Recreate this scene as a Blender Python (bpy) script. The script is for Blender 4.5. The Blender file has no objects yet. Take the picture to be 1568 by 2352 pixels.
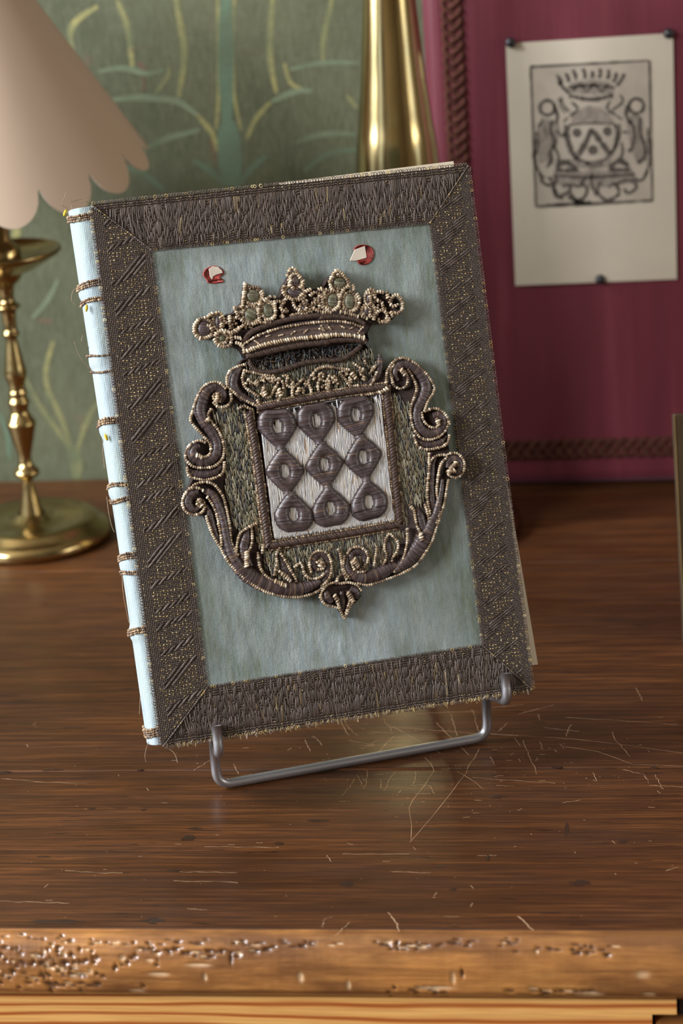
import bpy, math, random
import numpy as np
from mathutils import Vector, Matrix
from mathutils.geometry import tessellate_polygon

random.seed(7); RNG = np.random.default_rng(7)
scene = bpy.context.scene
COL = scene.collection
PI = math.pi

# ------------------------------------------------------------------ camera
W, H, FPX = 1568, 2352, 5000.0
CAM_H = 0.412
PITCH, YAW, ROLL = math.radians(18.80), math.radians(-7.77), math.radians(-3.74)
_f = np.array([math.sin(YAW)*math.cos(PITCH), math.cos(YAW)*math.cos(PITCH), -math.sin(PITCH)])
_r = np.array([math.cos(YAW), -math.sin(YAW), 0.0])
_u = np.cross(_r, _f)
CR = math.cos(ROLL)*_r + math.sin(ROLL)*_u
CU = -math.sin(ROLL)*_r + math.cos(ROLL)*_u
CF = _f
CC = np.array([0.0, 0.0, CAM_H])
cam_d = bpy.data.cameras.new('camera'); cam = bpy.data.objects.new('camera', cam_d); COL.objects.link(cam)
cam.matrix_world = Matrix(((CR[0], CU[0], -CF[0], CC[0]), (CR[1], CU[1], -CF[1], CC[1]), (CR[2], CU[2], -CF[2], CC[2]), (0, 0, 0, 1)))
cam_d.sensor_fit = 'VERTICAL'; cam_d.sensor_height = 36.0; cam_d.sensor_width = 24.0
cam_d.lens = FPX/H*36.0
cam_d.clip_start = 0.01; cam_d.clip_end = 50
cam_d.dof.use_dof = True; cam_d.dof.aperture_fstop = 9.5
scene.camera = cam

def ray(px, py):
    return CF + CR*(px - W/2)/FPX - CU*(py - H/2)/FPX
def at_z(px, py, z):
    d = ray(px, py); return CC + d*((z - CC[2])/d[2])
def at_y(px, py, Y):
    d = ray(px, py); return CC + d*((Y - CC[1])/d[1])
def project(P):
    d = np.asarray(P, float) - CC; z = d @ CF
    return W/2 + FPX*(d @ CR)/z, H/2 - FPX*(d @ CU)/z, z

# ------------------------------------------------------------------ light
world = bpy.data.worlds.new('world'); scene.world = world; world.use_nodes = True
world.node_tree.nodes['Background'].inputs[0].default_value = (0.75, 0.87, 1.0, 1)
world.node_tree.nodes['Background'].inputs[1].default_value = 0.6
def area(name, loc, target, sx, sy, power, color):
    l = bpy.data.lights.new(name, 'AREA'); l.shape = 'RECTANGLE'; l.size = sx; l.size_y = sy
    l.energy = power; l.color = color
    o = bpy.data.objects.new(name, l); COL.objects.link(o); o.location = loc
    o.rotation_euler = (Vector(target) - Vector(loc)).to_track_quat('-Z', 'Z').to_euler()
    return o
# left-hand side window: bright sky in its upper part, dimmer garden below; a second window nearer the camera
area('window_light_side_sky', (-1.66, 0.52, 1.16), (-0.66, 0.52, 1.16), 0.32, 0.36, 27, (0.90, 0.95, 1.0))
area('window_light_side_garden', (-1.66, 0.52, 0.53), (-0.66, 0.52, 0.53), 0.32, 0.86, 9, (0.95, 0.97, 1.0))
area('window_light_front', (-1.66, -0.72, 1.05), (-0.66, -0.72, 1.05), 0.60, 0.9, 33, (0.97, 0.98, 1.0))
area('window_light_right', (1.86, 0.25, 0.62), (0.86, 0.25, 0.62), 0.4, 1.0, 4, (1.0, 0.93, 0.84))

scene.view_settings.view_transform = 'Standard'
scene.view_settings.look = 'None'
scene.view_settings.gamma = 1.0
scene.view_settings.use_curve_mapping = False
scene.view_settings.exposure = 1.12
scene.cycles.use_denoising = True
scene.cycles.use_adaptive_sampling = True
scene.cycles.adaptive_threshold = 0.015
scene.cycles.max_bounces = 6
scene.cycles.diffuse_bounces = 4
scene.cycles.glossy_bounces = 3
scene.cycles.sample_clamp_indirect = 4.0

# ------------------------------------------------------------------ helpers
def srgb(r, g, b):
    def c(v):
        v /= 255.0
        return v/12.92 if v <= 0.04045 else ((v + 0.055)/1.055)**2.4
    return (c(r), c(g), c(b))
def rgba(c): return (c[0], c[1], c[2], 1.0)

def tag(o, label=None, cat=None, group=None, kind=None):
    if label: o['label'] = label
    if cat: o['category'] = cat
    if group: o['group'] = group
    if kind: o['kind'] = kind
    return o
def empty(name, loc=(0, 0, 0), mat=None):
    o = bpy.data.objects.new(name, None); COL.objects.link(o); o.empty_display_size = 0.02
    if mat is not None: o.matrix_world = mat
    else: o.location = loc
    return o

class MB:
    """collects vertices, faces and vertex colours, then builds one mesh object"""
    def __init__(s): s.v = []; s.c = []; s.f = []; s.n = 0
    def add(s, verts, faces, col=(1, 1, 1)):
        verts = np.asarray(verts, float).reshape(-1, 3); k = len(verts)
        col = np.asarray(col, float)
        if col.ndim == 1: col = np.tile(col[:3], (k, 1))
        s.v.append(verts); s.c.append(col)
        fa = np.asarray(faces, int)
        if fa.ndim == 2: s.f.append(fa + s.n)
        else:
            for q in faces: s.f.append(np.array([q], int) + s.n)
        s.n += k
    def grid(s, P, col=(1, 1, 1), closeu=False, closev=False):
        P = np.asarray(P, float); a, b = P.shape[:2]
        i = np.arange(a if closeu else a - 1); j = np.arange(b if closev else b - 1)
        I, J = np.meshgrid(i, j, indexing='ij'); I2 = (I + 1) % a; J2 = (J + 1) % b
        F = np.stack([I*b + J, I2*b + J, I2*b + J2, I*b + J2], -1).reshape(-1, 4)
        col = np.asarray(col, float)
        if col.ndim == 3: col = col.reshape(-1, 3)
        s.add(P.reshape(-1, 3), F, col)
    def tube(s, path, r, sides=8, col=(1, 1, 1), cap=True, closed=False, up=(0, 0, 1)):
        P = np.asarray(path, float); n = len(P)
        r = np.full(n, r) if np.isscalar(r) else np.asarray(r, float)
        T = np.gradient(P, axis=0) if not closed else np.roll(P, -1, 0) - np.roll(P, 1, 0)
        T /= np.linalg.norm(T, axis=1)[:, None] + 1e-12
        nrm = np.cross(T[0], up)
        if np.linalg.norm(nrm) < 1e-3: nrm = np.cross(T[0], (1, 0, 0.1))
        nrm /= np.linalg.norm(nrm)
        a = np.arange(sides)*2*PI/sides; G = np.zeros((n, sides, 3))
        for k in range(n):
            nrm = nrm - T[k]*(nrm @ T[k]); nrm /= np.linalg.norm(nrm) + 1e-12
            b = np.cross(T[k], nrm)
            G[k] = P[k] + r[k]*(np.cos(a)[:, None]*nrm + np.sin(a)[:, None]*b)
        base = s.n
        s.grid(G, col, closeu=closed, closev=True)
        if cap and not closed:
            s.f.append(np.array([list(range(sides))[::-1]], int) + base)
            s.f.append(np.array([list(range((n-1)*sides, n*sides))], int) + base)
    def lathe(s, prof, cx, cy, seg=64, col=(1, 1, 1)):
        prof = np.asarray(prof, float); a = np.arange(seg)*2*PI/seg
        G = np.zeros((len(prof), seg, 3))
        G[:, :, 0] = cx + prof[:, 0:1]*np.cos(a); G[:, :, 1] = cy + prof[:, 0:1]*np.sin(a); G[:, :, 2] = prof[:, 1:2]
        s.grid(G, col, closev=True)
    def box(s, lo, hi, col=(1, 1, 1)):
        x0, y0, z0 = lo; x1, y1, z1 = hi
        v = [(x0,y0,z0),(x1,y0,z0),(x1,y1,z0),(x0,y1,z0),(x0,y0,z1),(x1,y0,z1),(x1,y1,z1),(x0,y1,z1)]
        s.add(v, [(0,3,2,1),(4,5,6,7),(0,1,5,4),(1,2,6,5),(2,3,7,6),(3,0,4,7)], col)
    def poly(s, outline, w0, w1, col=(1, 1, 1), inset=0.0, mapf=None):
        """outline: (n,2) local u,v ; extruded from w0 to w1, top inset"""
        o = np.asarray(outline, float)
        ar = 0.5*np.sum(o[:, 0]*np.roll(o[:, 1], -1) - np.roll(o[:, 0], -1)*o[:, 1])
        if ar < 0: o = o[::-1]
        n = len(o)
        t = np.roll(o, -1, 0) - np.roll(o, 1, 0); t /= np.linalg.norm(t, axis=1)[:, None] + 1e-12
        inn = np.stack([-t[:, 1], t[:, 0]], 1)
        rings = [(0.0, w0), (0.0, w0 + 0.55*(w1 - w0)), (0.3*inset, w0 + 0.85*(w1 - w0)), (inset, w1)] if inset > 0 else [(0.0, w0), (0.0, w1)]
        V = [np.column_stack([o + inn*i, np.full(n, w)]) for i, w in rings]
        base = s.n; G = np.stack(V)
        s.grid(G, col, closev=True)
        tri = tessellate_polygon([[Vector((p[0], p[1], 0)) for p in V[-1]]])
        off = base + (len(V) - 1)*n
        Ftri = []
        for a, b, c in tri:
            pa, pb, pc = V[-1][a], V[-1][b], V[-1][c]
            cr = (pb[0]-pa[0])*(pc[1]-pa[1]) - (pb[1]-pa[1])*(pc[0]-pa[0])
            Ftri.append((a, b, c) if cr > 0 else (a, c, b))
        s.f.append(np.array(Ftri, int) + off)
    def build(s, name, mat, parent=None, smooth=True, attr=True):
        me = bpy.data.meshes.new(name)
        V = np.concatenate(s.v); groups = s.f
        me.vertices.add(len(V)); me.vertices.foreach_set('co', V.ravel())
        tot = np.concatenate([np.full(len(g), g.shape[1]) for g in groups])
        loops = np.concatenate([g.ravel() for g in groups])
        st = np.concatenate([[0], np.cumsum(tot)[:-1]])
        me.loops.add(len(loops)); me.loops.foreach_set('vertex_index', loops)
        me.polygons.add(len(tot)); me.polygons.foreach_set('loop_start', st); me.polygons.foreach_set('loop_total', tot)
        me.polygons.foreach_set('use_smooth', np.full(len(tot), smooth))
        me.update(calc_edges=True); me.validate()
        if attr and len(me.vertices) == len(V):
            ca = me.color_attributes.new('col', 'FLOAT_COLOR', 'POINT')
            C = np.concatenate(s.c); ca.data.foreach_set('color', np.column_stack([C, np.ones(len(C))]).ravel())
        me.materials.append(mat)
        o = bpy.data.objects.new(name, me); COL.objects.link(o)
        if parent is not None: o.parent = parent
        return o

def edge_split(o, ang=35):
    m = o.modifiers.new('edges', 'EDGE_SPLIT'); m.split_angle = math.radians(ang); return o
def bevel(o, w, seg=2):
    m = o.modifiers.new('bevel', 'BEVEL'); m.width = w; m.segments = seg; m.limit_method = 'ANGLE'; m.angle_limit = math.radians(40); return o

def resample(P, step=None, n=None):
    P = np.asarray(P, float); d = np.linalg.norm(np.diff(P[:, :3], axis=0), axis=1); L = np.concatenate([[0], np.cumsum(d)])
    if n is None: n = max(3, int(round(L[-1]/step)) + 1)
    q = np.linspace(0, L[-1], n)
    return np.column_stack([np.interp(q, L, P[:, k]) for k in range(P.shape[1])])
def spline(P, sub=8, closed=False):
    P = np.asarray(P, float)
    if closed: Q = np.vstack([P[-1], P, P[0], P[1]])
    else: Q = np.vstack([2*P[0]-P[1], P, 2*P[-1]-P[-2]])
    out = []
    for i in range(1, len(Q) - 2):
        for k in range(sub):
            t = k/sub; a, b, c, d = Q[i-1], Q[i], Q[i+1], Q[i+2]
            out.append(0.5*((2*b) + (-a+c)*t + (2*a-5*b+4*c-d)*t*t + (-a+3*b-3*c+d)*t**3))
    if not closed: out.append(P[-1])
    return np.array(out)
def fillet(P, r, n=6):
    P = [np.asarray(p, float) for p in P]; out = [P[0]]
    for i in range(1, len(P) - 1):
        a, b, c = P[i-1], P[i], P[i+1]
        u = a - b; v = c - b; lu, lv = np.linalg.norm(u), np.linalg.norm(v); u /= lu; v /= lv
        d = min(r, lu*0.48, lv*0.48); p0 = b + u*d; p1 = b + v*d
        for k in range(n + 1):
            t = k/n; out.append((1-t)**2*p0 + 2*t*(1-t)*b + t*t*p1)
    out.append(P[-1]); return np.array(out)
def inside(poly, x, y):
    poly = np.asarray(poly); n = len(poly); c = False; j = n - 1
    for i in range(n):
        xi, yi = poly[i][:2]; xj, yj = poly[j][:2]
        if (yi > y) != (yj > y) and x < (xj-xi)*(y-yi)/(yj-yi) + xi: c = not c
        j = i
    return c

# ------------------------------------------------------------------ materials
class NT:
    def __init__(s, name, rough=0.5, metal=0.0, spec=0.5):
        s.m = bpy.data.materials.new(name); s.m.use_nodes = True; s.t = s.m.node_tree
        s.b = s.t.nodes['Principled BSDF']; s.b.inputs['Roughness'].default_value = rough
        s.b.inputs['Metallic'].default_value = metal; s.b.inputs['Specular IOR Level'].default_value = spec
        s._tc = None
    def n(s, typ, **kw):
        nd = s.t.nodes.new(typ)
        for k, v in kw.items():
            if k.startswith('_'): setattr(nd, k[1:], v)
            else:
                key = int(k[1:]) if k[0] == 'i' and k[1:].isdigit() else k.replace('__', ' ')
                nd.inputs[key].default_value = v
        return nd
    def l(s, a, b): s.t.links.new(a, b)
    def coord(s, scale=(1, 1, 1), rot=(0, 0, 0), loc=(0, 0, 0), which='Object'):
        if s._tc is None: s._tc = s.n('ShaderNodeTexCoord')
        mp = s.n('ShaderNodeMapping'); mp.inputs['Scale'].default_value = scale; mp.inputs['Rotation'].default_value = rot; mp.inputs['Location'].default_value = loc
        s.l(s._tc.outputs[which], mp.inputs['Vector']); return mp.outputs[0]
    def noise(s, vec, scale, detail=4, rough=0.55, dist=0.0):
        nd = s.n('ShaderNodeTexNoise'); nd.inputs['Scale'].default_value = scale; nd.inputs['Detail'].default_value = detail
        nd.inputs['Roughness'].default_value = rough; nd.inputs['Distortion'].default_value = dist
        s.l(vec, nd.inputs['Vector']); return nd.outputs['Fac']
    def ramp(s, fac, stops):
        r = s.n('ShaderNodeValToRGB'); e = r.color_ramp.elements
        while len(e) < len(stops): e.new(0.5)
        for k, (p, c) in enumerate(stops):
            e[k].position = p; e[k].color = rgba(c) if not np.isscalar(c) else (c, c, c, 1)
        s.l(fac, r.inputs['Fac']); return r.outputs['Color']
    def mix(s, fac, a, b, mode='MIX'):
        m = s.n('ShaderNodeMix'); m.data_type = 'RGBA'; m.blend_type = mode
        for v, i in ((fac, 0), (a, 6), (b, 7)):
            if hasattr(v, 'links'): s.l(v, m.inputs[i])
            elif i == 0: m.inputs[0].default_value = v
            else: m.inputs[i].default_value = rgba(v)
        return m.outputs[2]
    def attr(s, name='col'):
        a = s.n('ShaderNodeAttribute'); a.attribute_name = name; return a.outputs['Color']
    def bump(s, h, strength=0.3, dist=0.001, prev=None):
        b = s.n('ShaderNodeBump'); b.inputs['Strength'].default_value = strength; b.inputs['Distance'].default_value = dist
        s.l(h, b.inputs['Height'])
        if prev is not None: s.l(prev, b.inputs['Normal'])
        return b.outputs[0]
    def math(s, op, a, b=0.0):
        m = s.n('ShaderNodeMath'); m.operation = op
        for k, v in enumerate((a, b)):
            if hasattr(v, 'links'): s.l(v, m.inputs[k])
            else: m.inputs[k].default_value = v
        return m.outputs[0]
    def base(s, c):
        if hasattr(c, 'links'): s.l(c, s.b.inputs['Base Color'])
        else: s.b.inputs['Base Color'].default_value = rgba(c)
        return s
    def normal(s, n): s.l(n, s.b.inputs['Normal']); return s
    def rough(s, r): s.l(r, s.b.inputs['Roughness']); return s

def mat_thread(name, rough=0.45, spec=0.5, metal=0.0, sheen=0.0):
    m = NT(name, rough, metal, spec); c = m.attr()
    f = m.noise(m.coord(), 900, 2); c2 = m.mix(m.ramp(f, [(0.3, 0.7), (0.7, 1.25)]), (0, 0, 0), c); m.base(m.mix(0.75, c, m.mix(1.0, c, m.ramp(f, [(0.25, 0.55), (0.75, 1.3)]), 'MULTIPLY')))
    if sheen: m.b.inputs['Sheen Weight'].default_value = sheen
    return m.m
M_SATIN = mat_thread('dark_satin_thread', 0.38, 0.6)
M_BEAD = mat_thread('gold_purl_thread', 0.5, 0.45)
M_WEAVE = mat_thread('galloon_thread', 0.42, 0.5)
_s = NT('silver_thread', 0.35, 0, 0.9); _s.base(_s.attr()); M_SILVER = _s.m
M_LAID = mat_thread('laid_green_thread', 0.42, 0.55)

def make_cloth(name, light, dark, stain, weave_scale=500, light2=None):
    m = NT(name, 0.8, 0, 0.25)
    v = m.coord((1, 0.45, 1)); n1 = m.noise(v, 55, 5, 0.6)
    v2 = m.coord((4.0, 0.5, 1)); n2 = m.noise(v2, 120, 4, 0.6)
    c = m.mix(m.ramp(n1, [(0.38, 0.0), (0.60, 1.0)]), stain, light)
    c = m.mix(m.ramp(n2, [(0.35, 0.0), (0.68, 0.75)]), c, dark)
    c = m.mix(m.ramp(m.noise(m.coord(loc=(0.3, 0.1, 0)), 9, 2), [(0.42, 0.35), (0.6, 0.0)]), c, stain)
    wa = m.n('ShaderNodeTexWave'); wa.bands_direction = 'X'; wa.inputs['Scale'].default_value = weave_scale; wa.inputs['Distortion'].default_value = 0.6; wa.inputs['Detail Scale'].default_value = 60.0
    wb = m.n('ShaderNodeTexWave'); wb.bands_direction = 'Y'; wb.inputs['Scale'].default_value = weave_scale; wb.inputs['Distortion'].default_value = 0.6; wb.inputs['Detail Scale'].default_value = 60.0
    m.l(m.coord(), wa.inputs['Vector']); m.l(m.coord(), wb.inputs['Vector'])
    wv = m.math('MULTIPLY', wa.outputs['Fac'], wb.outputs['Fac'])
    fine = m.noise(m.coord(), 2500, 2)
    c = m.mix(0.5, c, m.mix(1.0, c, m.ramp(m.math('ADD', m.math('MULTIPLY', wv, 0.6), m.math('MULTIPLY', fine, 0.5)), [(0.15, 0.55), (0.75, 1.35)]), 'MULTIPLY'))
    m.base(c)
    b1 = m.bump(n1, 0.7, 0.0019); b2 = m.bump(wv, 0.5, 0.0002, b1); b3 = m.bump(m.noise(m.coord((1.6, 0.5, 1)), 160, 3), 0.45, 0.0012, b2)
    m.normal(b3); m.b.inputs['Sheen Weight'].default_value = 0.15
    return m.m
M_CLOTH = make_cloth('faded_blue_silk', srgb(176, 186, 186), srgb(152, 168, 178), srgb(116, 127, 110))
M_SPINE = make_cloth('pale_blue_silk_spine', srgb(164, 177, 186), srgb(150, 167, 182), srgb(160, 174, 170), 420)

def make_wood(name, dark, mid, light, gscale=1.0, rough=0.3, coat=0.35, pores=True, dirt=0.5, ring=None, contrast=1.0):
    m = NT(name, rough, 0, 0.33)
    g = m.noise(m.coord((1.0, 30, 30)), 12*gscale, 6, 0.62, 0.4)
    fine = m.noise(m.coord((4, 160, 160)), 9*gscale, 4, 0.6)
    big = m.noise(m.coord((1.2, 3.5, 3.5)), 3.2, 4, 0.6)
    c = m.ramp(g, [(0.28, dark), (0.5, mid), (0.75, light)])
    c = m.mix(m.ramp(fine, [(0.40, 0.85), (0.60, 0.0)]), c, dark)
    c = m.mix(m.ramp(big, [(0.4, dirt), (0.66, 0.0)]), c, (dark[0]*0.55, dark[1]*0.5, dark[2]*0.5))
    h = m.math('ADD', m.math('MULTIPLY', g, 0.5), fine)
    if pores:
        p = m.noise(m.coord((9, 70, 70)), 6, 3, 0.5)
        pr = m.ramp(p, [(0.66, 0.0), (0.74, 1.0)])
        c = m.mix(pr, c, (dark[0]*0.35, dark[1]*0.3, dark[2]*0.3))
        h = m.math('SUBTRACT', h, m.math('MULTIPLY', pr, 1.2))
    m.base(c); m.normal(m.bump(h, 0.25, 0.0004))
    rr = m.ramp(m.noise(m.coord((2, 8, 8)), 8, 4), [(0.3, rough*0.8), (0.7, min(1, rough*1.5))]); m.rough(rr)
    m.b.inputs['Coat Weight'].default_value = coat; m.b.inputs['Coat Roughness'].default_value = 0.22
    return m.m
M_DESK = make_wood('dark_waxed_pine', srgb(56, 31, 14), srgb(96, 56, 26), srgb(132, 80, 38), rough=0.40, coat=0.10)
M_DESKBACK = M_DESK
M_CARCASS = make_wood('dark_carcass_wood', srgb(50, 30, 18), srgb(80, 50, 30), srgb(100, 66, 40))

def make_lip():
    m = NT('worn_moulding_wood', 0.34, 0, 0.5)
    g = m.noise(m.coord((1.2, 22, 22)), 14, 6, 0.62, 0.4)
    c = m.ramp(g, [(0.28, srgb(120, 78, 38)), (0.5, srgb(164, 110, 58)), (0.75, srgb(190, 136, 74))])
    big = m.noise(m.coord((3, 9, 9)), 5, 4, 0.6)
    c = m.mix(m.ramp(big, [(0.42, 0.75), (0.62, 0.0)]), c, srgb(84, 50, 28))
    sep = m.n('ShaderNodeSeparateColor'); m.l(m.attr(), sep.inputs[0])
    c = m.mix(m.math('MULTIPLY', sep.outputs[0], 0.8), c, srgb(58, 38, 30)); c = m.mix(m.math('MULTIPLY', sep.outputs[1], 0.9), c, srgb(222, 190, 150)); m.base(c)
    b = m.bump(m.noise(m.coord((1, 3, 3)), 45, 4, 0.6), 0.35, 0.0012)
    m.normal(m.bump(g, 0.3, 0.0004, b))
    m.b.inputs['Coat Weight'].default_value = 0.4; m.b.inputs['Coat Roughness'].default_value = 0.2
    return m.m
M_LIP = make_lip()
def make_pine():
    m = NT('orange_pine', 0.42, 0, 0.4)
    w = m.n('ShaderNodeTexWave'); w.bands_direction = 'Z'; w.inputs['Scale'].default_value = 62; w.inputs['Distortion'].default_value = 9.0
    w.inputs['Detail'].default_value = 3; w.inputs['Detail Scale'].default_value = 0.5; w.inputs['Detail Roughness'].default_value = 0.45
    m.l(m.coord((0.16, 1, 1)), w.inputs['Vector'])
    c = m.ramp(w.outputs['Fac'], [(0.0, srgb(168, 88, 38)), (0.14, srgb(206, 130, 66)), (0.4, srgb(240, 182, 108)), (1.0, srgb(244, 190, 114))])
    f = m.noise(m.coord((3, 120, 120)), 10, 3); c = m.mix(m.ramp(f, [(0.4, 0.4), (0.6, 0)]), c, srgb(196, 130, 74))
    m.base(c); m.normal(m.bump(w.outputs['Fac'], 0.15, 0.0003)); return m.m
M_PINE = make_pine()

def make_brass(name, col, rough, tarn):
    m = NT(name, rough, 1.0, 0.5)
    n = m.noise(m.coord((1, 1, 0.6)), 26, 5, 0.6)
    m.base(m.mix(m.ramp(n, [(0.42, 0.0), (0.7, 0.8)]), col, tarn))
    m.rough(m.ramp(n, [(0.3, rough), (0.75, rough*2.0)]))
    m.normal(m.bump(m.noise(m.coord(), 18, 2), 0.10, 0.002)); return m.m
M_BRASS = make_brass('polished_brass', srgb(202, 184, 134), 0.10, srgb(150, 128, 82))
M_BRASS2 = make_brass('aged_brass', srgb(188, 166, 116), 0.14, srgb(134, 110, 70))
M_STEEL = NT('brushed_steel', 0.38, 0.85).base(srgb(180, 180, 185))
M_STEEL.normal(M_STEEL.bump(M_STEEL.noise(M_STEEL.coord((60, 60, 60)), 30, 3), 0.12, 0.0004)); M_STEEL = M_STEEL.m

def make_damask():
    m = NT('green_silk_damask', 0.75, 0, 0.3)
    n = m.noise(m.coord((1, 1, 1)), 9, 5, 0.6); n2 = m.noise(m.coord((30, 1, 150)), 6, 3, 0.6); n3 = m.noise(m.coord((150, 1, 20)), 6, 3, 0.6)
    c = m.ramp(n, [(0.3, srgb(68, 74, 56)), (0.7, srgb(98, 100, 76))])
    c = m.mix(m.ramp(n2, [(0.35, 0.45), (0.65, 0.0)]), c, srgb(70, 70, 50)); c = m.mix(m.ramp(n3, [(0.4, 0.0), (0.7, 0.4)]), c, srgb(120, 124, 100))
    r = m.noise(m.coord((2, 1, 1.3), loc=(3, 0, 1)), 11, 3); c = m.mix(m.ramp(r, [(0.66, 0.0), (0.76, 0.5)]), c, srgb(120, 70, 62))
    m.base(c); m.normal(m.bump(n2, 0.2, 0.0006)); return m.m
M_DAMASK = make_damask()
def make_motif(name, col, under, amount=0.55):
    m = NT(name, 0.7, 0, 0.3); n = m.noise(m.coord((40, 1, 120)), 5, 3, 0.6); n1 = m.noise(m.coord(), 24, 3)
    f = m.math('MULTIPLY', m.ramp(n, [(0.3, 0.4), (0.65, 1.0)]), m.ramp(n1, [(0.35, 0.1), (0.6, 1.0)]))
    m.base(m.mix(m.math('MULTIPLY', f, amount), under, col)); return m.m
M_MOT_Y = make_motif('woven_yellow', srgb(172, 162, 102), srgb(90, 98, 74), 0.7)
M_MOT_T = make_motif('woven_teal', srgb(102, 132, 112), srgb(88, 98, 76), 0.55)
M_MOT_L = make_motif('woven_pale', srgb(146, 158, 130), srgb(88, 98, 76), 0.5)
M_MOT_R = make_motif('woven_red', srgb(130, 60, 54), srgb(88, 98, 76), 0.55)

def make_crimson():
    m = NT('crimson_silk', 0.55, 0, 0.45)
    n = m.noise(m.coord((26, 1, 1.6)), 3.2, 5, 0.6); n2 = m.noise(m.coord((3, 3, 2)), 6, 4)
    c = m.ramp(n, [(0.3, srgb(84, 23, 36)), (0.55, srgb(100, 31, 45)), (0.8, srgb(118, 54, 64))])
    c = m.mix(m.ramp(n2, [(0.4, 0.5), (0.7, 0)]), c, srgb(88, 24, 34)); m.base(c)
    m.normal(m.bump(n, 0.25, 0.0015)); m.b.inputs['Sheen Weight'].default_value = 0.25; m.b.inputs['Sheen Tint'].default_value = (0.9, 0.6, 0.75, 1)
    return m.m
M_CRIM = make_crimson()
def plain(name, col, rough=0.6, spec=0.4, nscale=None, var=0.15, metal=0.0, bump=0.0, bdist=0.0005):
    m = NT(name, rough, metal, spec)
    if nscale:
        f = m.noise(m.coord(), nscale, 4)
        m.base(m.mix(1.0, col, m.ramp(f, [(0.3, 1-var), (0.7, 1+var)]), 'MULTIPLY'))
        if bump: m.normal(m.bump(f, bump, bdist))
    else: m.base(col)
    return m.m
M_PAPER = plain('aged_paper', srgb(184, 174, 157), 0.85, 0.2, 14, 0.06)
M_PLATE = plain('plate_tone_paper', srgb(160, 150, 136), 0.85, 0.2, 60, 0.12)
M_INK = plain('black_ink', srgb(76, 69, 63), 0.7, 0.2, 300, 0.4)
M_INKG = plain('grey_ink_tone', srgb(128, 118, 108), 0.8, 0.2, 300, 0.3)
M_PIN = plain('black_pin', srgb(34, 34, 38), 0.35, 0.5, 200, 0.1)
M_PAGES = plain('page_edges', srgb(210, 200, 178), 0.85, 0.2, 900, 0.15)
M_LEAF = plain('old_leaf_paper', srgb(226, 214, 192), 0.85, 0.2, 60, 0.06)
M_WAX = plain('red_wax', srgb(160, 64, 58), 0.6, 0.3, 600, 0.5, 0, 0.6, 0.0008)
M_SEALPAPER = plain('seal_paper', srgb(214, 202, 188), 0.85, 0.2, 300, 0.08)
M_DARKBOARD = plain('dark_brown_board', srgb(66, 50, 30), 0.5, 0.4, 40, 0.2)
M_REDBOARD = plain('dark_red_cloth', srgb(110, 34, 40), 0.7, 0.3, 60, 0.2)
M_GILT = plain('gilt_edge', srgb(170, 140, 92), 0.4, 0.5, 80, 0.2, 0.7)
M_SHADE = NT('lampshade_card', 0.7, 0, 0.3)
M_SHADE.base(srgb(190, 168, 148)); M_SHADE.normal(M_SHADE.bump(M_SHADE.noise(M_SHADE.coord((1, 1, 0.3)), 300, 2), 0.05, 0.0003))
M_SHADE = M_SHADE.m
M_SHADEEDGE = plain('lampshade_lit_edge', srgb(240, 236, 228), 0.7, 0.3)  # window light on the rim put into a whiter colour than the card
M_WALL = plain('panelled_wall_paint', srgb(112, 98, 80), 0.9, 0.2, 6, 0.05)
M_CEIL = plain('ceiling_plaster', srgb(150, 140, 124), 0.9, 0.2, 6, 0.04)
M_FLOOR = make_wood('floor_boards', srgb(70, 44, 26), srgb(110, 74, 46), srgb(140, 98, 62), 0.6, 0.4, 0.2, False)
M_WFRAME = plain('painted_window_frame', srgb(196, 188, 174), 0.6, 0.4, 10, 0.05)
M_SCRATCH = plain('bare_wood_scratch', srgb(178, 144, 112), 0.7, 0.3, 400, 0.2)
M_DENT = plain('dark_dent', srgb(48, 30, 20), 0.3, 0.5, 300, 0.2)
M_HARD = plain('dark_gap', srgb(52, 46, 44), 0.5, 0.5, 80, 0.2)
M_BRAID = plain('brown_braid_trim', srgb(76, 46, 38), 0.9, 0.1, 160, 0.3)
M_BACKCLOTH = plain('back_cover_silk', srgb(150, 168, 168), 0.8, 0.2, 80, 0.1)
M_YELLOW = plain('yellow_floss', srgb(206, 180, 40), 0.7, 0.3)

# ------------------------------------------------------------------ room
WALL_Y = 1.285; PANEL_Y = 1.236; FLOOR_Z = -0.76; X0, X1, Y0, ZC = -1.7, 1.9, -1.9, 1.9
def struct(o): o['kind'] = 'structure'; return o
def slab(name, lo, hi, mat, parent=None, smooth=False):
    b = MB(); b.box(lo, hi); return b.build(name, mat, parent, smooth, False)
struct(slab('floor', (X0-.1, Y0-.1, FLOOR_Z-.05), (X1+.1, WALL_Y+.1, FLOOR_Z), M_FLOOR))
struct(slab('ceiling', (X0-.1, Y0-.1, ZC), (X1+.1, WALL_Y+.1, ZC+.05), M_CEIL))
wall_back = struct(slab('wall_back', (X0-.1, WALL_Y, FLOOR_Z), (X1+.1, WALL_Y+.08, ZC), M_DAMASK))
struct(slab('wall_front', (X0-.1, Y0-.08, FLOOR_Z), (X1+.1, Y0, ZC), M_WALL))
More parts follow.
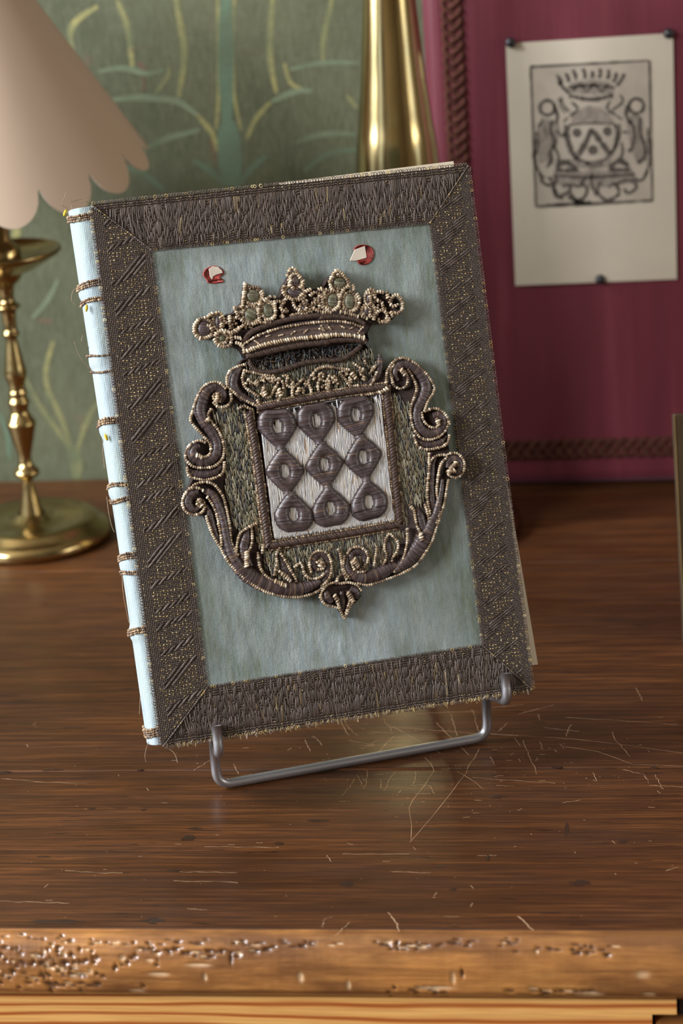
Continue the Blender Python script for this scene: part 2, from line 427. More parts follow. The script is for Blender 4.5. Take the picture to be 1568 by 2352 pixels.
def window_wall(name, x, out, wins, z0, z1, first):
    b = MB(); a, c = (x, x+out) if out > 0 else (x+out, x); y = Y0
    for (y0, y1) in wins:
        b.box((a, y, FLOOR_Z), (c, y0, ZC)); b.box((a, y0, FLOOR_Z), (c, y1, z0)); b.box((a, y0, z1), (c, y1, ZC)); y = y1
    b.box((a, y, FLOOR_Z), (c, WALL_Y, ZC))
    struct(b.build(name, M_WALL, None, False, False))
    for k, (y0, y1) in enumerate(wins):
        w = struct(empty('window_%d' % (first + k), (x, (y0+y1)/2, z0))); wl = np.array([x, (y0+y1)/2, z0])
        def fr(nm, lo, hi):
            b = MB(); b.box(np.array(lo)-wl, np.array(hi)-wl); return b.build(nm, M_WFRAME, w, False, False)
        t = 0.03; p, q = (a+.02, a+.06)
        fr('window_frame', (p, y0, z0), (q, y0+t, z1)); fr('window_frame', (p, y1-t, z0), (q, y1, z1)); fr('window_frame', (p, y0, z0), (q, y1, z0+t)); fr('window_frame', (p, y0, z1-t), (q, y1, z1))
        fr('window_sill', (a-.03 if out < 0 else a-.05, y0-.03, z0-.03), (c+.05 if out < 0 else c, y1+.03, z0))
window_wall('wall_left', X0, -0.08, [(-1.08, -0.36), (0.32, 0.72)], 0.06, 1.62, 1)
window_wall('wall_right', X1, 0.08, [(0.0, 0.5)], 0.06, 1.3, 3)

# woven motifs of the silk wall covering: paths traced on the wall plane, in metres
def cW(p): return (60 + p[0]/2.0103, p[1]/2.0103)
def cL(p): return (p[0]/2.703, 450 + p[1]/2.703)
MOTIFS = [
 ('Y', cW, [(680,-60),(715,130),(730,250),(705,450)], 15), ('Y', cW, [(420,0),(470,130),(490,310)], 14), ('Y', cW, [(330,30),(250,80),(205,140),(215,230)], 14),
 ('Y', cW, [(1140,-60),(1125,200),(1135,330),(1155,430)], 14), ('Y', cW, [(1415,-20),(1372,180),(1370,290)], 14), ('Y', cW, [(884,-60),(890,380),(878,600)], 9), ('Y', cW, [(962,-60),(955,380),(992,600)], 9),
 ('T', cW, [(922,-60),(922,200),(922,380),(932,600)], 34), ('T', cW, [(932,560),(935,640),(942,760),(945,860)], 56),
 ('L', cW, [(330,330),(450,315),(560,340),(640,320)], 12), ('L', cW, [(400,460),(540,450),(700,470),(790,530)], 15), ('Y', cW, [(790,530),(860,620),(880,700)], 12),
 ('Y', cW, [(1020,640),(1060,550),(1130,470)], 11), ('L', cW, [(1130,470),(1250,420),(1320,420)], 14), ('Y', cW, [(1190,290),(1220,380),(1270,410)], 9), ('L', cW, [(1220,320),(1370,290),(1540,290)], 11),
 ('L', cW, [(1240,660),(1370,620),(1520,620)], 13), ('Y', cW, [(660,300),(655,350),(600,430)], 10), ('L', cW, [(530,700),(600,660),(680,630),(800,600)], 13),
 ('T', cW, [(770,740),(850,790),(920,860)], 15), ('T', cW, [(1110,720),(1040,780),(980,860)], 15), ('T', cW, [(450,770),(540,800),(640,880)], 16), ('Y', cW, [(1480,440),(1530,500)], 10),
 ('T', cW, [(1280,790),(1400,710),(1540,690)], 14),
 ('R', cW, [(480,240),(530,215),(610,210)], 5), ('R', cW, [(520,290),(555,320)], 12), ('R', cW, [(545,350),(540,430)], 6), ('R', cW, [(850,640),(880,760)], 8), ('R', cW, [(990,230),(1090,240)], 6),
 ('Y', cL, [(330,900),(285,1080),(300,1200),(380,1380),(450,1580)], 12), ('Y', cL, [(150,1120),(260,1320),(400,1520),(450,1640)], 12), ('Y', cL, [(640,1230),(540,1400),(480,1580)], 13),
 ('Y', cL, [(475,1560),(475,1760)], 30), ('Y', cL, [(110,150),(90,320)], 20), ('L', cL, [(360,520),(300,640),(200,760)], 12), ('T', cL, [(-40,1300),(40,1450),(60,1640)], 12), ('R', cL, [(230,770),(330,780)], 8),
]
MM = {'Y': M_MOT_Y, 'T': M_MOT_T, 'L': M_MOT_L, 'R': M_MOT_R}
def flat_stroke(b, P, wd, n_axis, y, hw_end=0.35):
    """flat ribbon in an x-z plane at depth y"""
    P = resample(spline(P, 8), n=max(8, 4*len(P))); T = np.gradient(P, axis=0); T /= np.linalg.norm(T, axis=1)[:, None] + 1e-9
    N = np.stack([-T[:, 1], T[:, 0]], 1); k = np.linspace(0, 1, len(P)); w = wd*0.5*(hw_end + (1-hw_end)*np.sin(PI*np.clip(k, 0.02, 0.98))**0.5)
    A = P + N*w[:, None]; B = P - N*w[:, None]
    G = np.stack([np.column_stack([A[:, 0], np.full(len(P), y), A[:, 1]]), np.column_stack([B[:, 0], np.full(len(P), y), B[:, 1]])], 1)
    b.grid(G)
STEM_X = at_y(524, 190, WALL_Y)[0]
PER = 0.36
motif_meshes = []
for i, (k, cv, pts, wpx) in enumerate(MOTIFS):
    P = np.array([at_y(*cv(p), WALL_Y)[[0, 2]] for p in pts]); b = MB()
    flat_stroke(b, P, wpx/FPX*1.36, None, WALL_Y - 0.00008 - 0.000003*i)
    o = b.build('woven_motif', MM[k], wall_back, False, False)
    for dx in (-2*PER, -PER, PER, 2*PER, 3*PER):
        c = o.copy(); COL.objects.link(c); c.parent = wall_back; c.location = (dx, 0, 0)

# ------------------------------------------------------------------ desk
desk = empty('desk', (0, 0.95, FLOOR_Z))
tag(desk, 'old dark waxed plank desk with a worn rounded front edge', 'desk')
DX0, DX1 = -0.85, 0.95
Y_LIP = at_z(784, 2146, 0)[1]; Y_S1 = at_z(784, 1767, 0)[1]; Y_S2 = at_z(784, 1300, 0)[1]
DO = np.array([0, 0.95, FLOOR_Z])
def dpart(b, name, mat, smooth=False): 
    for k in range(len(b.v)): b.v[k] = b.v[k] - DO
    return b.build(name, mat, desk, smooth, False)
g = 0.0005
for a, c in ((Y_LIP + 0.004, Y_S1 - g), (Y_S1 + g, Y_S2 - g), (Y_S2 + g, WALL_Y - 0.012)):
    b = MB(); b.box((DX0, a, -0.026), (DX1, c, 0.0)); o = dpart(b, 'plank', M_DESK); bevel(o, 0.0011, 3)
# rounded front moulding, its surface eaten by wormholes and knocks (real hollows)
yl = Y_LIP + 0.004; b = MB(); prof = []
for t in np.linspace(0, 1, 34): prof.append((yl - 0.0075*math.sin(t*PI/2) - 0.003*t, -0.0008 - 0.0200*(1-math.cos(t*PI/2))))
prof = [(yl, -0.0002)] + prof + [(prof[-1][0] + 0.003, -0.0245), (prof[-1][0] + 0.010, -0.0265), (yl, -0.0265)]
prof = np.array(prof); xs = np.concatenate([np.linspace(DX0, -0.42, 30)[:-1], np.arange(-0.42, 0.24, 0.00055), np.linspace(0.24, DX1, 30)])
parc = np.concatenate([[0], np.cumsum(np.linalg.norm(np.diff(prof, axis=0), axis=1))])
def lip_at(px, py):       # photo pixel -> (x, arc position) on the moulding
    best = None
    for k in range(1, 35):
        P = at_y(px, py, prof[k][0]); e = abs(P[2] - prof[k][1])
        if best is None or e < best[0]: best = (e, P[0], parc[k])
    return best[1], best[2]
PITS = []      # x, arc, rx, rs, depth, colour (0 dark .. 1 pale chip)
def pit(px, py, rx, ry, dep, tone): x, a = lip_at(px, py); PITS.append((x, a, rx*0.00016, ry*0.00016, dep, tone))
for _ in range(150):
    px, py = RNG.normal(120, 120), RNG.normal(2215, 32)
    if -60 < px < 420 and 2160 < py < 2278: pit(px, py, RNG.uniform(3, 9), RNG.uniform(2.5, 6), RNG.uniform(.0004, .0011), 0.0 if RNG.random() < .8 else 0.8)
for (x0_, x1_, y_, n_) in ((200, 560, 2165, 26), (300, 620, 2185, 30), (440, 560, 2192, 12), (555, 780, 2168, 18), (860, 1090, 2168, 26), (880, 980, 2175, 16), (1140, 1420, 2178, 16), (1150, 1200, 2165, 8), (0, 150, 2152, 10), (1300, 1400, 2188, 8), (60, 240, 2262, 16), (130, 200, 2240, 10), (1220, 1400, 2278, 12), (890, 1040, 2274, 14)):
    for _ in range(n_): pit(RNG.uniform(x0_, x1_), y_ + RNG.normal(0, 4), RNG.uniform(4, 12), RNG.uniform(1.5, 3.5), RNG.uniform(.0004, .0010), 0.0 if RNG.random() < .85 else .6)
for q in ((455, 2215, 26, 4, .0007, .9), (365, 2235, 22, 4, .0007, .9), (690, 2245, 7, 10, .0006, .9), (1000, 2267, 38, 4, .0009, .9), (1040, 2250, 5, 12, .0007, .8), (1355, 2282, 26, 4, .0008, .9), (1170, 2275, 12, 3, .0008, 0), (1062, 2236, 4, 9, .0011, 0), (470, 2245, 5, 8, .0008, .8), (315, 2277, 16, 3, .0005, .9), (530, 2200, 4, 16, .0006, 0), (1490, 2285, 12, 3, .0006, .8), (1475, 2240, 16, 8, .0004, .5), (800, 2262, 5, 9, .0005, .8)): pit(*q)
G = np.array([[(x, p[0], p[1]) for p in prof] for x in xs]); dirt = np.zeros(G.shape[:2]); chip = np.zeros(G.shape[:2]); Dp = np.zeros(G.shape[:2])
wob = np.convolve(RNG.normal(0, 1, len(xs)), np.ones(60)/60, 'same')*0.0012; Wv = wob[:, None]*0.3
for (x, a, rx_, rs_, dep, tone) in PITS:
    i0, i1 = np.searchsorted(xs, x - 2*rx_), np.searchsorted(xs, x + 2*rx_)
    if i1 <= i0: continue
    q = ((xs[i0:i1, None] - x)/rx_)**2 + ((parc[None, :] - a)/rs_)**2; k = np.exp(-q**1.5)
    Dp[i0:i1] = np.maximum(Dp[i0:i1], dep*k); 
    if tone > 0.3: chip[i0:i1] = np.maximum(chip[i0:i1], k*tone)
    else: dirt[i0:i1] = np.maximum(dirt[i0:i1], k)
Dp = Dp + Wv; nv = np.gradient(prof, axis=0); nv /= np.linalg.norm(nv, axis=1)[:, None]; nin = np.stack([-nv[:, 1], nv[:, 0]], 1); nin[nin[:, 0] < 0] *= -1
m_ = np.ones(len(prof)); m_[[0, -1, -2, -3]] = 0
G[:, :, 1] += Dp*nin[None, :, 0]*m_; G[:, :, 2] += Dp*np.minimum(nin[None, :, 1], 0)*m_
b.grid(G, np.stack([dirt, chip, np.zeros_like(dirt)], -1))
for k in range(len(b.v)): b.v[k] = b.v[k] - DO
b.build('front_moulding', M_LIP, desk, True, True)
LIPF = prof[34][0]; LIPZ = -0.0262
# drawer front below, with the dark gap and the end of the frame at its right
p_r = at_y(1553, 2300, LIPF + 0.006); p_r2 = at_y(1497, 2330, LIPF + 0.006)
b = MB(); b.box((DX0 + 0.2, LIPF + 0.006, p_r2[2]), (p_r[0], LIPF + 0.022, LIPZ - 0.0004)); b.box((DX0 + 0.2, LIPF + 0.006, -0.12), (p_r2[0], LIPF + 0.022, p_r2[2])); dpart(b, 'drawer_front', M_PINE)
b = MB(); b.box((p_r2[0] + 0.001, LIPF + 0.001, -0.12), (p_r2[0] + 0.16, LIPF + 0.02, p_r2[2] - 0.0035)); bevel(dpart(b, 'drawer_runner', M_LIP), 0.002)
b = MB(); b.box((p_r[0] + 0.0012, LIPF + 0.012, -0.12), (DX1 - 0.02, LIPF + 0.05, LIPZ)); dpart(b, 'gap_block', M_HARD)  # solid dark block stands in for the shaded gap beside the drawer
b = MB(); b.box((DX0 + 0.02, LIPF + 0.03, -0.14), (DX1 - 0.02, WALL_Y - 0.02, -0.027)); dpart(b, 'apron', M_CARCASS)
for x in (DX0 + 0.03, DX1 - 0.09):
    for y in (LIPF + 0.035, WALL_Y - 0.09):
        b = MB(); b.box((x, y, FLOOR_Z), (x + 0.06, y + 0.06, -0.135)); dpart(b, 'leg', M_CARCASS)
# scratches worn through the wax: thin shallow slivers of bare wood on the surface
SCR = [[(1000,1660),(1075,1733)],[(975,1740),(1000,1766),(940,1850),(945,1930)],[(1100,1720),(1060,1790),(990,1880),(940,1935)],[(1130,1685),(1350,1700),(1568,1730)],[(1300,1648),(1420,1655),(1560,1665)],
 [(1240,1655),(1235,1640)],[(1405,1680),(1412,1700),(1447,1738)],[(1285,1708),(1295,1720)],[(1200,1700),(1232,1778)],[(1100,1720),(1088,1745)],[(1127,1738),(1136,1758)],[(1290,1715),(1370,1725),(1450,1755),(1568,1760)],
 [(1430,1768),(1480,1780),(1490,1800)],[(1502,1780),(1522,1812)],[(1490,1804),(1568,1808)],[(845,1772),(838,1808)],[(820,1780),(836,1812)],[(815,1790),(786,1828)],[(908,1772),(895,1790),(882,1816)],[(873,1790),(875,1812)],[(944,1803),(985,1804),(998,1825)],
 [(1050,1772),(1080,1790),(1110,1813)],[(1085,1786),(1274,1799)],[(952,1823),(990,1823)],[(1140,1804),(1180,1806)],[(1362,1775),(1370,1795)],[(900,1668),(1010,1730)],[(795,1665),(820,1690)],[(800,1700),(860,1712)],[(850,1680),(905,1685)],[(898,1670),(1090,1685),(1200,1690)],
 [(905,1690),(860,1735)],[(960,1640),(1095,1633)],[(1085,1628),(1098,1680)],[(830,1720),(870,1700)],[(1035,1640),(1050,1690)],[(1290,1845),(1330,1838)],[(1190,2105),(1225,2137)],[(892,2095),(912,2122),(915,2140)],[(1080,2082),(1086,2075)],[(1530,2000),(1555,1992)],
 [(770,2150),(800,2120)],[(784,1962),(940,1962)],[(1095,1966),(1140,1965)],[(900,2002),(990,2005)],[(1020,2105),(1056,2106)],[(445,1770),(480,1747)],[(535,1755),(548,1778)],[(0,1788),(110,1797),(200,1800)],[(400,2023),(545,2027)],[(150,2000),(185,2003),(280,2006)],[(0,2070),(160,2075)],[(430,2087),(475,2090)],
 [(470,1945),(640,1947)],[(410,2003),(545,2004)],[(752,1965),(760,1980)],[(740,2130),(745,2110),(765,2105)],[(1100,1630),(1200,1618)],[(1190,1640),(1270,1620)],[(1165,1660),(1145,1680)],[(1460,1580),(1475,1610)],[(1310,1665),(1300,1690)],[(860,1780),(880,1778)],[(955,1772),(950,1800)],
 [(700,1700),(712,1725)],[(720,1690),(740,1712)],[(780,1655),(800,1690)],[(880,1650),(900,1680)],[(1250,1672),(1330,1680)],[(1180,1695),(1195,1712)],[(1240,1705),(1245,1722)]]
b = MB()
for i, s in enumerate(SCR):
    P = resample(np.array([at_z(*p, 0.0)[:2] for p in s]), n=12)
    P = P + RNG.normal(0, 0.00022, P.shape); T = np.gradient(P, axis=0); T /= np.linalg.norm(T, axis=1)[:, None]; N = np.stack([-T[:, 1], T[:, 0]], 1)
    w = (0.00004 + 0.00010*RNG.random(len(P)))*(2.0 if i in (37, 38) else 1)
    A = P + N*w[:, None]; B = P - N*w[:, None]
    b.grid(np.stack([np.column_stack([A, np.full(12, 0.00006)]), np.column_stack([B, np.full(12, 0.00006)])], 1))
for _ in range(260):
    px, py = random.uniform(20, 1550), random.uniform(1600, 2130)
    if random.random() < 0.5: px = random.gauss(1050, 220); py = random.gauss(1760, 60)
    if not 1640 < py < 2135: continue
    c = at_z(px, py, 0)[:2]; L = random.choice([0.0002, 0.0002, 0.0003, 0.0006, 0.0014]); a = random.choice([0, 0.05, -0.1, 1.2, -1.1, random.uniform(-1.5, 1.5)])
    d = np.array([math.cos(a), math.sin(a)])*L; n = np.array([-d[1], d[0]])/L*0.00010
    b.add([(*(c-d-n), .00006), (*(c+d-n), .00006), (*(c+d+n), .00006), (*(c-d+n), .00006)], [(0, 1, 2, 3)])
tag(dpart(b, 'surface_scratches', M_SCRATCH), kind='stuff')
# dents, wormholes and gouges: thin dark patches lying on the surface
DENT = [(795,2031,20,8),(1330,2028,26,9),(432,1925,20,9),(447,1903,22,4),(1145,1830,26,6),(730,1885,34,5),(350,2115,32,8),(640,1938,14,5),(130,2118,70,6),(1432,1932,13,7),(60,1662,36,3),(170,1672,38,3),(0,1775,28,8),(120,1768,30,3),(322,1768,10,3),(1135,1505,20,6),(780,1775,60,5),(1050,1768,40,4),(1280,1762,16,4),(1395,1765,18,4),(1500,1763,12,4),(1240,1660,20,3),(1120,1970,5,14),(1300,1905,6,26),(560,1818,10,2),(210,1858,10,4),(330,1860,8,4),(100,1968,20,3),(400,2000,20,4),(1040,2043,9,4),(1252,2096,36,3),(1010,1990,14,3)]
b = MB()
for (px, py, rx, ry) in DENT:
    c = at_z(px, py, 0); rx *= 0.00015; ry *= 0.00026; n = 14; k = np.arange(n)*2*PI/n
    jit = 1 + 0.3*RNG.normal(0, 0.6, n)
    V = [(c[0] + rx*math.cos(t)*j, c[1] + ry*math.sin(t)*j, 0.00005) for t, j in zip(k, jit)] + [(c[0], c[1], 0.00012)]
    b.add(V, [(i, (i+1) % n, n) for i in range(n)])
tag(dpart(b, 'surface_dents', M_DENT), kind='stuff')

# ------------------------------------------------------------------ book
BW, BH, BT = 0.1612, 0.225, 0.0215
B_YAW, B_LEAN = math.radians(19.81), math.radians(16.77)
BO = np.array([-0.1916, 0.8067, 0.0340])
_hx = np.array([math.cos(B_YAW), math.sin(B_YAW), 0]); _bk = np.array([-math.sin(B_YAW), math.cos(B_YAW), 0])
BX = _hx; BY = math.cos(B_LEAN)*np.array([0, 0, 1.0]) + math.sin(B_LEAN)*_bk; BN = np.cross(BX, BY)
book = empty('book', mat=Matrix(((BX[0], BY[0], BN[0], BO[0]), (BX[1], BY[1], BN[1], BO[1]), (BX[2], BY[2], BN[2], BO[2]), (0, 0, 0, 1))))
tag(book, 'old book in pale blue silk with a raised embroidered coat of arms, propped upright', 'book')
cam_d.dof.focus_distance = float((BO + BX*BW*0.5 + BY*BH*0.52 - CC) @ CF)
def cov(px, py, w=0.0):
    d = ray(px, py); o = BO + BN*w; t = ((o - CC) @ BN)/(d @ BN); p = CC + d*t - BO
    return np.array([p @ BX, p @ BY, w])
def cp(pts, w): return np.array([cov(p[0], p[1], w) for p in pts])
PXM = np.linalg.norm(cov(785, 1000) - cov(786, 1000))      # metres per photo pixel on the cover

# boards
def rbox(lo, hi, name, mat, parent, r=0.0015, seg=3):
    b = MB(); b.box(lo, hi); o = b.build(name, mat, parent, False, False); bevel(o, r, seg); return o
def grid_board():
    b = MB(); nu, nv = 90, 124; u = np.linspace(0, BW, nu); v = np.linspace(0, BH, nv); U, V = np.meshgrid(u, v, indexing='ij')
    e = np.minimum(np.minimum(U, BW-U), np.minimum(V, BH-V)); Z = -0.0012*np.clip(1 - e/0.0016, 0, 1)**2
    nz = RNG.normal(0, 1, (nu, nv))
    for _ in range(4):
        nz = (nz + np.roll(nz, 1, 0) + np.roll(nz, -1, 0) + np.roll(nz, 1, 1) + np.roll(nz, -1, 1) + np.roll(nz, 2, 1) + np.roll(nz, -2, 1))/7
    Z += nz*0.0005*(e > 0.003)
    b.grid(np.stack([U, V, Z], -1)); b.box((0.0004, 0.0004, -0.0038), (BW-0.0004, BH-0.0004, -0.0011)); return b.build('front_cover', M_CLOTH, book, True, False)
grid_board()
rbox((0, 0, -BT), (BW, BH, -BT + 0.0035), 'back_cover', M_BACKCLOTH, book)
rbox((0.002, 0.004, -BT + 0.0036), (BW - 0.003, BH - 0.0045, -0.0039), 'page_block', M_PAGES, book, 0.0005, 1)
# a loose leaf that has slipped askew
q = cp([(640, 420), (1041, 370), (1235, 1526), (1150, 1538)], -0.0075)
b = MB(); V = np.vstack([q, q + np.array([0, 0, -0.0006])]); b.add(V, [(0,1,2,3),(7,6,5,4),(0,4,5,1),(1,5,6,2),(2,6,7,3),(3,7,4,0)])
tag(b.build('loose_leaf', M_LEAF, book, False, False), 'cream leaf slipping out beyond the cover')

# spine: bulging round the back of the text block with raised bands
SIL = [(157,492),(163,555),(177,648),(184,700),(204,800),(210,855),(225,950),(231,1000),(247,1105),(251,1150),(271,1258),(277,1310),(297,1428),(303,1480),(320,1600),(330,1685),(337,1704)]
sv = np.array([cov(x, y, -BT*0.55)[:2] for x, y in SIL])[::-1]
def spine_b(v): return float(np.interp(v, sv[:, 1], -sv[:, 0]))
BANDS = [cov(190, 500, -.012)[1], cov(200, 672, -.012)[1], cov(222, 830, -.012)[1], cov(245, 985, -.012)[1], cov(268, 1128, -.012)[1], cov(292, 1296, -.012)[1], cov(318, 1452, -.012)[1], cov(345, 1684, -.012)[1]]
bs = np.array([spine_b(v) for v in np.linspace(0, BH, 60)]); kk = np.polyfit(np.linspace(0, BH, 60), bs, 3)
def spine_pt(v, a, off=0.0, v2=None):
    """a in 0..1 round the spine, front to back"""
    bb = float(np.polyval(kk, min(max(v, 0), BH))) + off
    for k, bv in enumerate(BANDS):
        if 0 < k < 7: bb += 0.0008*math.exp(-((v - bv)/0.0028)**4)
    ph = PI*a; s = math.sin(ph)
    sx = abs(s)**0.62
    return np.array([-bb*sx + 0.0004, v if v2 is None else v2, -BT/2 + (BT/2 - 0.0006 + off*0.6)*math.cos(ph)])
b = MB(); vs = np.linspace(0.0005, BH - 0.0005, 260); aa = np.linspace(0.0, 1.0, 30)
G = np.array([[spine_pt(v, a) for a in aa] for v in vs]); b.grid(G[::-1])
for v, i in ((vs[0], 0), (vs[-1], -1)):
    ring = G[i]; n = len(ring); c = ring.mean(0); bb2 = np.vstack([ring, c]); b.add(bb2, [(k, k+1, n) for k in range(n-1)])
b.build('spine', M_SPINE, book, True, False)

# bead cord builder (purl: little wound coils sitting side by side)
_st, _sr = 7, 4
_sv = [(0, 0, 1.0)]
for i in range(1, _sr):
    th = PI*i/_sr
    for j in range(_st): _sv.append((math.sin(th)*math.cos(2*PI*j/_st), math.sin(th)*math.sin(2*PI*j/_st), math.cos(th)))
_sv.append((0, 0, -1.0)); SV = np.array(_sv)
SF3, SF4 = [], []
for j in range(_st): SF3.append((0, 1+j, 1+(j+1) % _st))
for i in range(_sr-2):
    for j in range(_st):
        a = 1+i*_st+j; c = 1+i*_st+(j+1) % _st; SF4.append((a, a+_st, c+_st, c))
_l = len(SV)-1
for j in range(_st): SF3.append((_l, 1+(_sr-2)*_st+(j+1) % _st, 1+(_sr-2)*_st+j))
SF3 = np.array(SF3); SF4 = np.array(SF4)
def ellipsoid(b, c, T, S, N, ra, rb, rc, col):
    V = c + SV[:, 0:1]*ra*T + SV[:, 1:2]*rb*S + SV[:, 2:3]*rc*N
    base = b.n; b.add(V, SF4, col); b.f.append(SF3 + base)
CREAM = [srgb(196, 176, 148), srgb(208, 190, 164), srgb(170, 148, 120), srgb(214, 200, 178), srgb(148, 126, 102), srgb(118, 98, 80)]
BRNB = [srgb(110, 86, 66), srgb(140, 114, 86), srgb(92, 70, 56), srgb(168, 142, 110)]
def bead_cord(b, P, r, pitch, cols=CREAM, up=None, jit=0.12, lift=0.45):
    """P: local polyline (n,3); beads stacked along it, standing on the surface"""
    P = resample(P, pitch); T = np.gradient(P, axis=0); T /= np.linalg.norm(T, axis=1)[:, None] + 1e-12
    for k in range(len(P)):
        N = np.array([0, 0, 1.0]) if up is None else up[k] if np.ndim(up) == 2 else np.asarray(up)
        t = T[k]; t = t - N*(t @ N)
        nt = np.linalg.norm(t)
        if nt < 1e-6: continue
        t /= nt; S = np.cross(N, t); rr = r*(1 + RNG.normal(0, jit)); ang = RNG.normal(0.25, 0.12); t2 = math.cos(ang)*t + math.sin(ang)*S; S2 = np.cross(N, t2)
        col = np.array(cols[RNG.integers(len(cols))])*(0.85 + 0.3*RNG.random())
        ellipsoid(b, P[k] + N*rr*lift + S*RNG.normal(0, 0.05)*r, t2, S2, N, pitch*0.60, rr, rr*1.0, col)
PURP = [srgb(92, 77, 77), srgb(82, 68, 69), srgb(104, 90, 91), srgb(74, 60, 60), srgb(88, 72, 68), srgb(100, 87, 91)]
def strand_col(pal=PURP, gold=0.05):
    c = np.array(pal[RNG.integers(len(pal))])*(0.78 + 0.45*RNG.random())
    if RNG.random() < gold: c = np.array(srgb(136, 110, 92))
    return c
def satin_band(b, C, hw, w0, h, spacing=0.00048, pal=PURP, slant=0.25, nx=9):
    """C (n,2) centre line, hw half widths (m): arched padding wrapped with parallel strands"""
    D = resample(np.column_stack([C, hw]), spacing/2); n = len(D)
    if n < 6: return
    P = D[:, :2]; T = np.gradient(P, axis=0); T /= np.linalg.norm(T, axis=1)[:, None] + 1e-12; N = np.stack([-T[:, 1], T[:, 0]], 1)
    tt = np.linspace(-1, 1, nx); G = np.zeros((n, nx, 3)); CC_ = np.zeros((n, nx, 3)); cur = strand_col(pal); sj = 0; rid = 0
    for k in range(n):
        if k % 2 == 0: cur = strand_col(pal); sj = RNG.normal(0, 0.05); rid = 0.00016*(0.6 + 0.8*RNG.random())
        else: rid = 0.0
        hwk = D[k, 2]*(1 + sj); hh = h*min(1.0, D[k, 2]/0.0022 + 0.15)
        q = P[k] + np.outer(tt*hwk, N[k]) + np.outer((1 - tt**2)*slant*hwk, T[k])*(0.5)
        G[k, :, 0:2] = q; G[k, :, 2] = w0 + hh*np.sqrt(np.clip(1 - tt**2*0.985, 0, 1)) + rid
        CC_[k] = cur*(1.0 if k % 2 == 0 else 0.62)
    b.grid(G[:, ::-1], CC_[:, ::-1])
def twist(b, P, r, pitch, cols, strands=2, sides=6, lift=0.5, up=np.array([0, 0, 1.0])):
    P = resample(P, pitch/8); T = np.gradient(P, axis=0); T /= np.linalg.norm(T, axis=1)[:, None] + 1e-12
    S = np.cross(np.tile(up, (len(P), 1)), T); S /= np.linalg.norm(S, axis=1)[:, None] + 1e-12
    ph = np.arange(len(P))*2*PI/8
    for s in range(strands):
        a = ph + 2*PI*s/strands
        Q = P + S*(np.cos(a)*r*0.55)[:, None] + up*((np.sin(a)*0.45*r) + r*lift)[:, None]
        b.tube(Q, r*0.62, sides, np.array(cols[s % len(cols)])*(0.9 + 0.2*RNG.random()))
DKB = [srgb(84, 66, 58), srgb(68, 52, 46)]

# ---- galloon braid borders
def px_quad(q, w): return [cov(x, y, w)[:2] for x, y in q]
def bil(Q, s, t):
    a, b_, c, d = [np.asarray(x) for x in Q]      # outer start, outer end, inner end, inner start
    return (a*(1-s) + b_*s)*(1-t) + (d*(1-s) + c*s)*t
BASEB = np.array(srgb(52, 42, 36)); GOLD = [srgb(196, 172, 120), srgb(172, 148, 100), srgb(216, 196, 150), srgb(146, 122, 84)]
BRN = [srgb(106, 94, 86), srgb(94, 81, 73), srgb(120, 107, 101), srgb(84, 72, 64), srgb(112, 98, 92)]
def float_strip(b, A, Bp, rad, w, col, arch, seg=4):
    """one floating thread from A to B (2-D), a half-round ridge arching off the ground"""
    A = np.asarray(A); Bp = np.asarray(Bp); d = Bp - A; L = np.linalg.norm(d)
    if L < 1e-5: return
    n = np.array([-d[1], d[0]])/L*rad; k = np.linspace(0, 1, seg + 1); z = w + arch*np.sin(PI*k)**0.5
    c = A + np.outer(k, d); G = np.zeros((seg+1, 3, 3))
    G[:, 0, :2] = c + n; G[:, 1, :2] = c; G[:, 2, :2] = c - n
    G[:, 0, 2] = z - rad*0.9; G[:, 1, 2] = z + rad*0.35; G[:, 2, 2] = z - rad*0.9
    b.grid(G[:, ::-1] if False else G[::-1], col)
def ribbon_ground(b, Q, w):
    ns, nt = 60, 12; G = np.zeros((ns, nt, 3))
    for i, s in enumerate(np.linspace(0, 1, ns)):
        for j, t in enumerate(np.linspace(0, 1, nt)):
            G[i, j, :2] = bil(Q, s, t); G[i, j, 2] = w
    n = np.cross(G[1, 0] - G[0, 0], G[0, 1] - G[0, 0])
    if n[2] < 0: G = G[::-1]
    b.grid(G, BASEB)
    e = np.array([bil(Q, s, 0) for s in np.linspace(0, 1, ns)]); b.grid(np.stack([np.column_stack([e, np.full(ns, w)]), np.column_stack([e, np.full(ns, -0.0002)])], 1), BASEB)
    e = np.array([bil(Q, s, 1) for s in np.linspace(0, 1, ns)]); b.grid(np.stack([np.column_stack([e, np.full(ns, -0.0002)]), np.column_stack([e, np.full(ns, w)])], 1), BASEB)
RW = 0.0007
def picots(b, Q, t, w, step=0.0011, col=BRN, out=-0.0007):
    a, c = bil(Q, 0, t), bil(Q, 1, t); L = np.linalg.norm(c - a); n = int(L/step); d = (c-a)/L
    inn = bil(Q, 0.5, 0.5) - bil(Q, 0.5, t); inn = inn - d*(inn @ d); inn /= np.linalg.norm(inn)
    for k in range(n):
        s = (k + 0.5)/n; p = bil(Q, s, t) + d*RNG.normal(0, 0.0001); cc = np.array(col[RNG.integers(len(col))])*(0.8+0.5*RNG.random())
        if RNG.random() < 0.16: cc = np.array(GOLD[RNG.integers(4)])
        R = 0.00052*(0.8 + 0.45*RNG.random()); th = np.linspace(0, 2*PI, 8)[:-1]
        ctr = p + inn*(out + R*0.35)
        ring = np.stack([ctr[0] + R*np.cos(th)*d[0] + R*np.sin(th)*inn[0]*1.2, ctr[1] + R*np.cos(th)*d[1] + R*np.sin(th)*inn[1]*1.2, np.full(7, w + 0.0001)], 1)
        b.tube(ring, 0.00017, 4, cc, closed=True)
